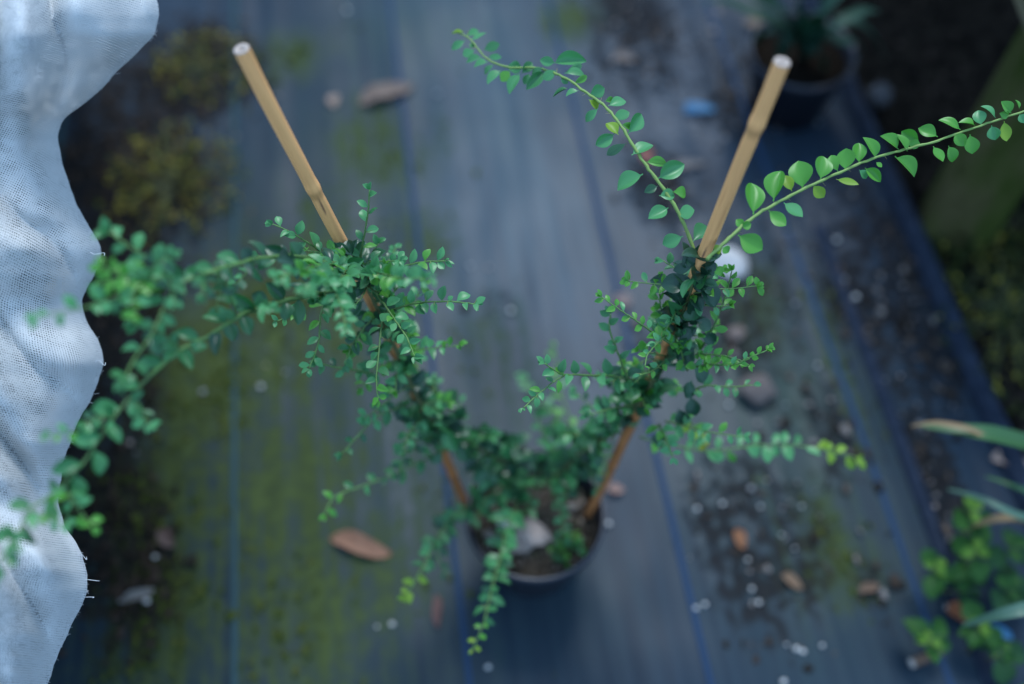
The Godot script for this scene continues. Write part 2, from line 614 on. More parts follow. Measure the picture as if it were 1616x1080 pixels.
func build_ground() -> void:
	moss_blobs = blobs([[440, 760, 310, 470, 0.68], [800, 560, 90, 130, 0.5], [300, 700, 170, 280, 0.95], [430, 440, 130, 120, 0.95], [250, 960, 150, 140, 0.9], [600, 220, 120, 130, 0.6], [650, 380, 90, 80, 0.55], [450, 830, 120, 220, 0.6], [580, 1000, 140, 120, 0.4], [1180, 470, 70, 90, 0.6], [1290, 860, 120, 120, 0.6], [1330, 560, 60, 180, 0.45], [900, 30, 70, 60, 0.6], [790, 570, 60, 80, 0.55], [470, 90, 110, 90, 0.45], [580, 600, 60, 120, 0.5], [520, 330, 90, 120, 0.6]])
	dirt_blobs = blobs([[165, 600, 85, 300, 1.6], [200, 900, 90, 130, 1.3], [140, 300, 170, 220, 1.7], [300, 120, 120, 120, 1.1], [1000, 60, 80, 160, 0.85], [1050, 290, 80, 110, 0.65], [1160, 460, 120, 170, 0.6], [1200, 850, 120, 150, 0.95], [1420, 460, 130, 200, 1.1], [1330, 700, 110, 140, 0.5], [1470, 740, 60, 200, 0.8], [1380, 930, 80, 100, 0.4], [1180, 130, 120, 140, 0.7], [790, 480, 60, 50, 0.4], [1000, 560, 90, 90, 0.45]])
	lit_blobs = blobs([[760, 80, 150, 260, 1.0], [790, 300, 170, 260, 1.0], [880, 480, 120, 200, 0.7], [620, 700, 120, 200, 0.35], [1050, 180, 70, 150, 0.4], [560, 480, 100, 160, 0.5]])  # paler centre band: light painted into the mat colour
	film_blobs = blobs([[760, 200, 220, 420, 0.35], [900, 960, 200, 160, 0.25], [450, 700, 330, 500, 0.9], [680, 60, 240, 140, 0.6], [1230, 700, 200, 330, 0.7], [820, 620, 130, 120, 0.5], [560, 300, 170, 220, 0.7], [650, 950, 120, 160, 0.5]])
	# earth
	var plane := PlaneMesh.new()
	plane.size = Vector2(80, 80)
	var soil := grain("earth", lin(0.006, 0.005, 0.004), lin(0.020, 0.016, 0.012), 0.03, Vector3(3, 3, 3), 0.95)
	tag(put(plane, "ground", soil, self, Transform3D(Basis(), Vector3(0, -0.012, 0))), "dark bare soil showing beyond the edge of the ground mat", "soil", "", "structure")
	# woven mat, with its stains and its gentle ruts
	var size := 900
	var img := Image.create(size, size, false, Image.FORMAT_RGB8)
	var rim := Image.create(size, size, false, Image.FORMAT_RGB8)
	var q0 := -0.95
	var q1 := 0.655
	var s0 := -1.9
	var s1 := 0.75
	var streak := noise(3, 1.0, 3)
	var patch := noise(9, 5.0, 4)
	var fine := noise(14, 38.0, 3)
	for j in size:
		var s := lerpf(s0, s1, (j + 0.5) / size)
		for i in size:
			var q := lerpf(q0, q1, (i + 0.5) / size)
			var n1 := streak.get_noise_2d(q * 55.0, s * 0.9)
			var n2 := patch.get_noise_2d(q, s * 0.75)
			var n3 := fine.get_noise_2d(q, s)
			var lit := clampf(mask(lit_blobs, q, s) * (1.0 + 0.25 * n1 + 0.3 * n2), 0, 1)
			var c := Color(0.018, 0.030, 0.046).lerp(Color(0.039, 0.067, 0.099), lit) * (1.0 + 0.25 * n1 + 0.16 * n2)  # brightness falloff toward the near end is painted into this colour
			var film := clampf(mask(film_blobs, q, s) * (1.0 + 0.8 * n1 + 0.5 * n2), 0, 1)
			c = c.lerp(Color(0.034, 0.055, 0.040), film * 0.75)
			var mm := mask(moss_blobs, q, s)
			var moss := smoothstep(0.12, 0.85, mm * (1.0 + 0.7 * n2 + 0.75 * n1 + 0.5 * n3) + 0.08 * n2)
			var dd := mask(dirt_blobs, q, s)
			var dirt := smoothstep(0.28, 0.75, dd * (1.0 + 0.9 * n2 - 0.3 * n1 + 0.9 * n3))
			c = c.lerp(Color(0.043, 0.059, 0.014) * (1.0 + 0.5 * n3 + 0.3 * n2), moss * 0.80)
			c = c.lerp(Color(0.013, 0.011, 0.010) * (1.0 + 0.7 * n3), dirt * 0.82)
			c.a = 1.0
			img.set_pixel(i, j, c.linear_to_srgb())
			var r := clampf(lerpf(lerpf(0.36, 0.85, moss), 0.9, dirt), 0, 1)
			rim.set_pixel(i, j, Color(r, r, r))
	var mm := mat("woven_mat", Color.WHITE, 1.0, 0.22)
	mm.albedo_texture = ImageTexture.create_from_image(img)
	mm.roughness_texture = ImageTexture.create_from_image(rim)
	mm.texture_repeat = false
	var rut := noise(21, 1.0, 3)
	var n_q := 170
	var n_s := 150
	var rows := []
	var uvs := []
	for j in n_s + 1:
		var row := []
		var ur := []
		for i in n_q + 1:
			var u := float(i) / n_q
			var v := float(j) / n_s
			row.append(mat_point(lerpf(q0, q1, u), lerpf(s0, s1, v), rut))
			ur.append(Vector2(u, v))
		rows.append(row)
		uvs.append(ur)
	var st := begin()
	grid(st, rows, true, uvs)
	# the cut edge is turned down so that the sheet has thickness
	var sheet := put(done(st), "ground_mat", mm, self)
	tag(sheet, "dark woven weed mat stained with moss and dirt", "ground mat", "", "structure")
	# tracer threads every 28 cm
	for q in [-0.655, -0.375, -0.099, 0.183, 0.464]:
		var tr := []
		for j in n_s * 2 + 1:
			var s := lerpf(s0, s1, float(j) / (n_s * 2))
			var row := []
			for e in [-1.0, -0.4, 0.4, 1.0]:
				row.append(mat_point(q + e * 0.0042, s, rut) + Vector3(0, 0.0026 if absf(e) < 0.9 else 0.0006, 0))
			tr.append(row)
		var ts := begin()
		grid(ts, tr, true)
		put(done(ts), "tracer_thread", mat("tracer_mossy", lin(0.030, 0.060, 0.068), 0.8, 0.2) if q < -0.3 else mat("tracer", lin(0.020, 0.042, 0.082), 0.7, 0.22), sheet)
	# the loose turned-up hem on the right, and a flattened pleat beside the last thread
	for hem in [[0.648, 0.016, 0.020, -1.2, 0.15], [0.512, 0.010, 0.007, -0.45, 0.35]]:
		var hr := []
		for j in 90:
			var s: float = lerpf(hem[3], hem[4], j / 89.0)
			var row := []
			for k in 9:
				var a := PI * k / 8.0
				var wob: float = 0.5 + 0.5 * rut.get_noise_2d(s * 5.0, hem[0] * 40.0)
				row.append(mat_point(hem[0] - cos(a) * hem[1], s, rut) + Vector3(0, 0.001 + sin(a) * hem[2] * (0.5 + wob), 0))
			hr.append(row)
		var hs := begin()
		grid(hs, hr, true)
		put(done(hs), "mat_fold", grain("fold", lin(0.014, 0.020, 0.032), lin(0.026, 0.034, 0.052), 0.02, Vector3(6, 6, 6), 0.6, false), sheet)

func mat_point(q: float, s: float, rut: FastNoiseLite) -> Vector3:
	var h := 0.0028 * rut.get_noise_2d(q * 14.0, s * 0.8) + 0.006 * rut.get_noise_2d(q * 3.0 + 40.0, s * 2.0)
	return ACROSS * q + ALONG * s + Vector3(0, h, 0)

func build_bench() -> void:
	var o := thing("timber_bench", "weathered mossy timber bench on square posts beside the mat", "bench", Vector3(0.60, 0, -0.50))
	var wood := grain("mossy_wood", lin(0.042, 0.060, 0.012), lin(0.085, 0.075, 0.032), 0.012, Vector3(5, 1.2, 5), 0.85)
	var pale := grain("pale_wood", lin(0.10, 0.085, 0.045), lin(0.19, 0.16, 0.10), 0.012, Vector3(8, 8, 1), 0.8)
	for p in [Vector3(0.05, 0, -0.02), Vector3(0.05, 0, -1.15), Vector3(0.62, 0, -0.02), Vector3(0.62, 0, -1.15)]:
		var st := begin()
		box(st, Transform3D(Basis(Vector3.RIGHT, PI / 2) * Basis(Vector3.BACK, 0.35), p + Vector3(0, 0.235, 0)), Vector3(0.095, 0.095, 0.53), 0.006)
		put(done(st), "post", wood, o)
	for x in [0.03, 0.64]:
		var st := begin()
		box(st, Transform3D(Basis(), Vector3(x - 0.055, 0.475, -0.60)), Vector3(0.045, 0.09, 1.42), 0.006)
		put(done(st), "rail", pale, o)
	for k in 11:  # unseen bench top, added to shade the right side
		var st := begin()
		box(st, Transform3D(Basis(Vector3.UP, PI / 2), Vector3(0.31, 0.535, -1.26 + k * 0.13)), Vector3(0.11, 0.025, 0.72), 0.004)
		put(done(st), "added_plank", pale, o)

# silhouette of the netting in the photograph: x at each y
const NET_EDGE := [[-260, 150], [-120, 215], [0, 247], [30, 249], [60, 238], [85, 215], [120, 178], [150, 150], [190, 101], [220, 92], [250, 97], [300, 112], [350, 135], [395, 160], [430, 152], [470, 130], [500, 134], [545, 157], [590, 159], [620, 147], [660, 125], [700, 110], [750, 97], [800, 92], [830, 103], [860, 122], [895, 134], [930, 137], [965, 124], [1000, 108], [1040, 90], [1080, 74], [1160, 50], [1320, 20]]

func net_edge(y: float) -> float:
	for i in NET_EDGE.size() - 1:
		var a: Array = NET_EDGE[i]
		var b: Array = NET_EDGE[i + 1]
		if y <= b[0]:
			var t := clampf((y - a[0]) / float(b[0] - a[0]), 0, 1)
			var before: Array = NET_EDGE[maxi(i - 1, 0)]
			var after: Array = NET_EDGE[mini(i + 2, NET_EDGE.size() - 1)]
			return cubic_interpolate_in_time(a[1], b[1], before[1], after[1], t, b[0] - a[0], before[0] - a[0] - 0.01, after[0] - a[0] + 0.01)
	return 20.0

func net_point(off: float, y: float, nz: FastNoiseLite) -> Vector3:
	# off: photograph pixels left of the silhouette
	var e := net_edge(y) + nz.get_noise_1d(y * 1.5) * 3.0
	var x := e - off
	var z := 0.85 - 0.15 * (1.0 - exp(-off / 150.0)) - 0.05 * smoothstep(400, 1000, y)
	# pleats: upright near the top, then running down from the upper left to the lower right
	var turn := smoothstep(60.0, 330.0, y) * 0.62
	var p := x * cos(turn) - (y - 200.0) * sin(turn) + 60.0 * nz.get_noise_2d(x * 0.18, y * 0.18)
	var r := x * cos(turn * 1.5) - (y - 200.0) * sin(turn * 1.5) + 60.0 * nz.get_noise_2d(x * 0.2 + 700.0, y * 0.2)
	var a := 0.014 * (1.0 - 2.0 * pow(absf(sin(p / 128.0 * PI + 0.5)), 0.8)) + 0.003 * sin(p / 95.0 * TAU + 1.1)
	a += 0.0022 * sin(r / 60.0 * TAU) * (0.5 + nz.get_noise_2d(x * 0.5, y * 0.5 + 900.0))
	a += 0.018 * nz.get_noise_2d(x * 0.22 + 90.0, y * 0.22)
	z += a * smoothstep(-5.0, 70.0, off)
	return at(x, y, z)

func build_netting() -> void:
	var nz := noise(77, 0.012, 2)
	var nx := 150
	var ny := 260
	var rows := []
	var uvs := []
	for j in ny + 1:
		var y := lerpf(-250, 1310, float(j) / ny)
		var row := []
		var ur := []
		var edge := net_point(0.0, y, nz)
		# the side turned away from the lens, tucked in under the bulge down to the ground
		var foot := ground(net_edge(y) - 150.0 - 25.0 * nz.get_noise_1d(y * 2.0 + 40.0), y - 10.0)
		for k in 10:
			var t := k / 10.0
			var p := foot.lerp(edge, t)
			row.append(p)
			ur.append(Vector2(-(1.0 - t) * 0.6, y * 0.78 / F))
		var run := 0.0
		for i in nx + 1:
			var off := 520.0 * pow(float(i) / nx, 1.4)
			var p := net_point(off, y, nz)
			if i > 0: run += p.distance_to(row[row.size() - 1])
			row.append(p)
			var x := net_edge(y) - off
			var slope := 0.45 - 0.38 * smoothstep(350, 900, y)
			ur.append(Vector2((-x - slope * y) * 0.78 / F + 0.35 * (run - off * 0.78 / F), (y - x * slope) * 0.80 / F + 0.012 * nz.get_noise_2d(x * 0.2 + 300, y * 0.2)))
		rows.append(row)
		uvs.append(ur)
	var st := begin()
	grid(st, rows, false, uvs)
	# one tile of the open knit: 64 by 64 meshes, holes of uneven width that wander a little
	var cells := 64
	var n := cells * 14
	var img := Image.create(n, n, false, Image.FORMAT_RGBA8)
	img.fill(Color(1, 1, 1, 1))
	var hn := noise(5, 0.05, 2)
	for cy in cells:
		for cx in cells:
			var open := 0.20 + 0.10 * hn.get_noise_2d(cx * 2.0, cy * 2.0) + rf(-0.035, 0.035)
			var ox := rf(-0.08, 0.08)
			var oy := rf(-0.08, 0.08)
			for j in 14:
				for i in 14:
					var fx := (i + 0.5) / 14.0 - 0.5 - ox
					var fy := (j + 0.5) / 14.0 - 0.5 - oy
					var d := Vector2(fx / (open * 1.2), fy / open).length()
					var k := 0.92 + 0.08 * sin((i + j * 2) * 0.9)
					img.set_pixel(cx * 14 + i, cy * 14 + j, Color(k, k, k, 0.0 if d < 1.0 else 1.0))
	var m := mat("net_cloth", lin(0.70, 0.69, 0.66), 1.0, 0.05)
	m.albedo_texture = ImageTexture.create_from_image(img)
	m.transparency = BaseMaterial3D.TRANSPARENCY_ALPHA_SCISSOR
	m.alpha_scissor_threshold = 0.5
	m.cull_mode = BaseMaterial3D.CULL_DISABLED
	m.uv1_scale = Vector3(1.0 / (64 * 0.0021), 1.0 / (64 * 0.0020), 1)
	m.backlight_enabled = true
	m.backlight = Color(0.16, 0.16, 0.16)
	var mid := ground(60, 560)
	var o := thing("white_netting", "white knitted mesh netting draped in soft folds over a tall plant", "netting", Vector3(mid.x, 0, mid.z))
	var off := Transform3D(Basis(), -o.position)
	put(done(st), "cloth", m, o, off)
	# loose threads at the hem
	for r in [[136, 915, 157, 917], [128, 880, 136, 879], [158, 574, 166, 572], [133, 950, 146, 944], [150, 400, 164, 404]]:
		var z := 0.80
		var ts := begin()
		var a := at(r[0] - 8, r[1] - 2, z)
		var b := at(r[2], r[3], z)
		var path := spline([a, a.lerp(b, 0.4) + rdir() * 0.002, a.lerp(b, 0.8) + rdir() * 0.003, b], 4)
		var rad := []
		for k in path.size(): rad.append(0.00018)
		tube(ts, path, rad, 5)
		put(done(ts), "loose_thread", mat("thread", lin(0.75, 0.76, 0.77), 0.8), o, off)
	# the fuzz of cut fibre ends along the edge
	var fz := begin()
	for k in 260:
		var y := rf(-40, 1100)
		var e := net_point(rf(-1.0, 7.0), y, nz)
		var l := rf(0.0008, 0.0024) * (2.2 if rng.randf() < 0.06 else 1.0)
		var d := (Vector3(1.0, 0.15, 0) + rdir() * 0.7).normalized()
		tube(fz, [e - d * 0.001, e + d * l * 0.5, e + d * l + rdir() * l * 0.3], [0.00013, 0.00012, 0.00008], 3, false)
	tag(put(done(fz), "fibre_fuzz", mat("thread", lin(0.75, 0.76, 0.77), 0.8), o, off), "", "", "", "stuff")
	# the plant under it
	var tones := [leafy("covered_a", lin(0.02, 0.045, 0.022), 0.5, 0.2), leafy("covered_b", lin(0.012, 0.03, 0.02), 0.5, 0.2)]
	for k in 3:
		var y: float = [170, 560, 950][k]
		var p := at(net_edge(y) - 320.0, y, 0.97 - k * 0.03)
		clump("covered_shrub", ["dark green shrub under the netting at its far end", "dark green shrub under the middle of the netting", "dark green shrub under the netting at its near end"][k], "shrub", Vector3(p.x, 0, p.z), Vector3(0.11, 0.11, 0.17), 1500, 0.032, tones, "shrubs covered by the white netting", true, p.y)

# ---------------------------------------------------------------- pot, stakes and shrub
func stake_point(bottom: Vector3, top: Vector3, t: float) -> Vector3:
	return bottom.lerp(top, t) + (top - bottom).cross(Vector3.UP).normalized() * 0.006 * sin(t * PI)

func bamboo(label: String, bottom: Vector3, top: Vector3, nodes: Array, r0: float, r1: float, tint: float) -> void:
	var o := thing("bamboo_stake", label, "stake", bottom)
	var st := begin()
	var pts := []
	var radii := []
	var shades := []
	var steps := 170
	var nz := noise(int(tint * 100), 6.0, 3)
	for i in steps + 1:
		var t := float(i) / steps
		pts.append(stake_point(bottom, top, t) - bottom + Vector3(nz.get_noise_1d(t * 0.4), 0, nz.get_noise_1d(t * 0.4 + 9.0)) * 0.0012)
		var r := lerpf(r0, r1, t)
		var k := 1.0
		for nd in nodes:
			var d: float = (t - nd) * 150.0
			r *= 1.0 + 0.10 * exp(-d * d * 0.6) - 0.06 * exp(-(d + 2.0) * (d + 2.0))
			k *= 1.0 - 0.35 * exp(-(d + 1.3) * (d + 1.3) * 1.5) + 0.12 * exp(-(d - 0.8) * (d - 0.8))
		radii.append(r)
		shades.append(k)
	var rows := []
	var cols := []
	for i in steps + 1:
		var t := float(i) / steps
		var tan: Vector3 = (pts[mini(i + 1, steps)] - pts[maxi(i - 1, 0)]).normalized()
		var f := frame_along(tan)
		var row := []
		var cr := []
		for j in 25:
			var a := TAU * (j % 24) / 24.0
			row.append(pts[i] + (f[0] * cos(a) + f[1] * sin(a)) * radii[i])
			var v := nz.get_noise_3d(cos(a) * 0.35, sin(a) * 0.35, t * 1.1 + tint)
			var fine := nz.get_noise_3d(cos(a) * 2.2, sin(a) * 2.2, t * 0.9 + 20.0)
			var c := Color(0.40, 0.15, 0.05).lerp(Color(0.88, 0.42, 0.155), smoothstep(0.30, 0.75, t + 0.35 * v))
			c = c.lerp(Color(0.16, 0.075, 0.05), smoothstep(0.28, 0.5, v + 0.3 * fine - absf(t - 0.55) * 1.2))
			cr.append(c * shades[i] * (1.0 + 0.22 * fine))
		rows.append(row)
		cols.append(cr)
	grid(st, rows, false, [], cols)
	var m := mat("bamboo", Color.WHITE, 0.5, 0.4)
	m.vertex_color_use_as_albedo = true
	put(done(st), "culm", m, o)
	# the sawn top: a pale ring round the hollow
	var dir: Vector3 = (pts[steps] - pts[steps - 1]).normalized()
	var f := frame_along(dir)
	rows = []
	for lev in [[1.0, 0.0], [0.96, 0.0009], [0.42, 0.0006], [0.36, -0.006], [0.02, -0.007]]:
		var row := []
		for j in 15:
			var a := TAU * (j % 14) / 14
			row.append(pts[steps] + (f[0] * cos(a) + f[1] * sin(a)) * radii[steps] * lev[0] + dir * lev[1])
		rows.append(row)
	var cs := begin()
	grid(cs, rows)
	put(done(cs), "cut_end", mat("bamboo_cut", lin(0.42, 0.33, 0.27), 0.85), o)

func build_pot_and_shrub() -> void:
	var centre := at(845, 810, 1.143)
	centre.y = 0.0
	var pot := thing("plant_pot", "round black plastic nursery pot with a thick rim", "plant pot", centre)
	var st := begin()
	lathe(st, [Vector2(0.0005, 0.002), Vector2(0.053, 0.002), Vector2(0.057, 0.006), Vector2(0.0735, 0.117), Vector2(0.0738, 0.118)])
	put(done(st), "wall", mat("pot_plastic", lin(0.016, 0.018, 0.026), 0.38), pot)
	st = begin()
	lathe(st, [Vector2(0.0735, 0.117), Vector2(0.0785, 0.1175), Vector2(0.0800, 0.120), Vector2(0.0812, 0.137), Vector2(0.0808, 0.1395), Vector2(0.0795, 0.1405), Vector2(0.0765, 0.1405), Vector2(0.0752, 0.139), Vector2(0.0745, 0.130), Vector2(0.0725, 0.100)])
	put(done(st), "rim", mat("pot_plastic", lin(0.016, 0.018, 0.026), 0.38), pot)
	st = begin()
	var sn := noise(33, 30.0, 3)
	var prof := []
	for i in 25:
		var row := []
		for j in 49:
			var a := TAU * (j % 48) / 48.0
			var r := 0.0738 * (1.0 - i / 24.0) + 0.0003
			var p := Vector3(cos(a) * r, 0, -sin(a) * r)
			p.y = 0.112 + 0.006 * sn.get_noise_2d(p.x, p.z) - 0.004 * r / 0.07
			row.append(p)
		prof.append(row)
	grid(st, prof)
	put(done(st), "soil", grain("pot_soil", lin(0.02, 0.016, 0.012), lin(0.10, 0.08, 0.06), 0.05, Vector3(14, 14, 14), 0.95), pot)
	# crumbs of potting mix
	var crumb := begin()
	var cm := [stone_mesh(1, 0.8), stone_mesh(2, 0.6), stone_mesh(3, 0.9)]
	var crumbs := {}
	for k in 420:
		var a := rf(0, TAU)
		var r := 0.070 * sqrt(rng.randf())
		var sz := rf(0.002, 0.006)
		var key := rng.randi() % 4
		if not crumbs.has(key): crumbs[key] = begin()
		crumbs[key].append_from(cm[k % 3], 0, Transform3D(Basis(rdir(), rf(0, 3)).scaled(Vector3.ONE * sz), Vector3(cos(a) * r, 0.110 + 0.004 * rng.randf(), sin(a) * r)))
	var am := ArrayMesh.new()
	for key in crumbs:
		crumbs[key].commit(am)
		var c: Array = [[0.035, 0.027, 0.02], [0.11, 0.08, 0.058], [0.22, 0.175, 0.14], [0.06, 0.06, 0.03]][key]
		am.surface_set_material(am.get_surface_count() - 1, mat("crumb%d" % key, lin(c[0], c[1], c[2]), 0.9))
	tag(put(am, "potting_mix", null, pot), "", "", "", "stuff")
	# pale lumps lying on the soil
	for r in [[803, 828, 30, 0, "white chip on the pot soil, up against the largest tan lump"], [836, 850, 54, 1, "largest tan bark lump on the soil in the pot"], [813, 864, 32, 1, "tan bark lump in front of the largest one in the pot"], [790, 880, 16, 2, "grey brown chip on the pot soil nearest the hanging shoot"], [858, 846, 20, 1, "small tan chip touching the largest lump on the side of the moss tuft"], [905, 800, 16, 2, "grey brown chip lying beside the foot of the right stake"], [770, 845, 18, 2, "grey brown chip against the left inside of the pot wall"]]:
		var p := ground(r[0], r[1], 0.111)
		var s: float = r[2] * depth_of(p) / F
		var o := put(stone_mesh(40 + int(r[0]), 0.55, 0.5), "bark_chip", mat(["chip_white", "chip_tan", "chip_grey"][r[3]], [lin(0.55, 0.5, 0.46), lin(0.38, 0.29, 0.24), lin(0.2, 0.17, 0.14)][r[3]], 0.85), self, Transform3D(Basis(Vector3.UP, r[0]).scaled(Vector3(s, s * 0.7, s * 0.8)), p))
		tag(o, r[4], "bark chip", "pale chips on the pot soil")
	# small weed in the pot
	clump("moss_tuft", "small bright green moss tuft inside the front of the pot rim", "moss", ground(897, 868, 0.112), Vector3(0.016, 0.018, 0.016), 60, 0.009, [tone_mat(2), tone_mat(4)])

	# two bamboo stakes
	bamboo("bamboo stake leaning left with a knot halfway up its bare top", ground(737, 802, 0.112), at(380, 78, 0.66), [0.12, 0.47, 0.80], 0.0050, 0.0056, 0.3)
	bamboo("bamboo stake leaning right with a knot just below its sawn top", ground(928, 812, 0.112), at(1233, 98, 0.63), [0.20, 0.55, 0.925], 0.0050, 0.0054, 0.7)

	# the shrub trained on them
	var foot := ground(850, 775, 0.112)
	var shrub := thing("thorny_shrub", "small leaved thorny green shrub trained in a V on two stakes", "shrub", Vector3.ZERO)
	shrub.position = Vector3.ZERO
	var left := "850,775,1.155;800,735,1.12;745,700,1.07;700,678,1.03;665,640,0.98;632,570,0.92;598,495,0.865;572,440,0.83;552,405,0.805"
	var right := "855,772,1.155;905,728,1.09;960,690,1.02;1005,640,0.955;1045,580,0.89;1072,510,0.84;1092,450,0.80;1105,395,0.775"
	var sl := branch(shrub, left, 9, 6, 22, 34, 1, {"name": "stem", "old": 0.7, "tuft": false, "tip_size": 1.05, "tip_tone": 1, "pair": 0.7, "wild": 0.7})
	var sr := branch(shrub, right, 9, 6, 20, 34, 1, {"name": "stem", "old": 0.7, "tuft": false, "tip_size": 1.05, "tip_tone": 0, "pair": 0.7, "wild": 0.7})
	cluster(sl, "690,672,1.02;632,570,0.92;598,495,0.865;572,440,0.83;552,405,0.805", 40, 30, 33, [0, 1, 1, 2])
	cluster(sl, "830,760,1.13;770,715,1.08;700,678,1.02", 60, 40, 27, [0, 1, 1, 2])
	cluster(sr, "985,660,0.98;1045,580,0.89;1072,510,0.84;1092,450,0.80;1102,410,0.78", 45, 30, 31, [0, 0, 1, 2])
	cluster(sr, "865,760,1.13;915,720,1.07;975,670,1.0;1020,620,0.93", 62, 44, 26, [1, 1, 2, 2])
	cluster(sl, "850,770,1.14;790,770,1.12;750,800,1.11", 34, 34, 22, [1, 2])
	# big dark leaves on the upper right stem
	set_leaves(sr, right, [[1087, 401, 1137, 401, 27, 0], [1076, 380, 1088, 406, 14, 0], [1092, 410, 1104, 446, 28, 1], [1087, 444, 1046, 450, 27, 0], [1103, 448, 1130, 482, 26, 0], [1105, 448, 1127, 460, 24, 1], [1090, 482, 1094, 506, 22, 1], [1086, 510, 1070, 490, 20, 0], [1098, 505, 1122, 518, 19, 0], [1094, 517, 1075, 535, 17, 0], [1103, 527, 1131, 540, 17, 0], [1066, 513, 1050, 524, 14, 0], [1098, 547, 1072, 571, 22, 0], [1064, 500, 1047, 497, 17, 0], [1110, 412, 1124, 434, 20, 0], [1130, 420, 1138, 434, 14, 4], [1094, 575, 1114, 600, 20, 0], [1092, 600, 1082, 628, 20, 0], [1090, 625, 1096, 655, 22, 0], [1070, 645, 1082, 670, 20, 0], [1050, 680, 1035, 705, 20, 0]])
	set_leaves(sl, left, [[566, 440, 578, 472, 26, 0], [590, 498, 562, 502, 18, 1], [600, 508, 570, 528, 20, 0], [640, 620, 664, 600, 24, 0], [640, 628, 668, 612, 18, 0], [632, 600, 610, 622, 20, 0], [600, 560, 580, 552, 18, 0], [556, 405, 548, 380, 20, 0], [645, 640, 625, 660, 24, 0]])

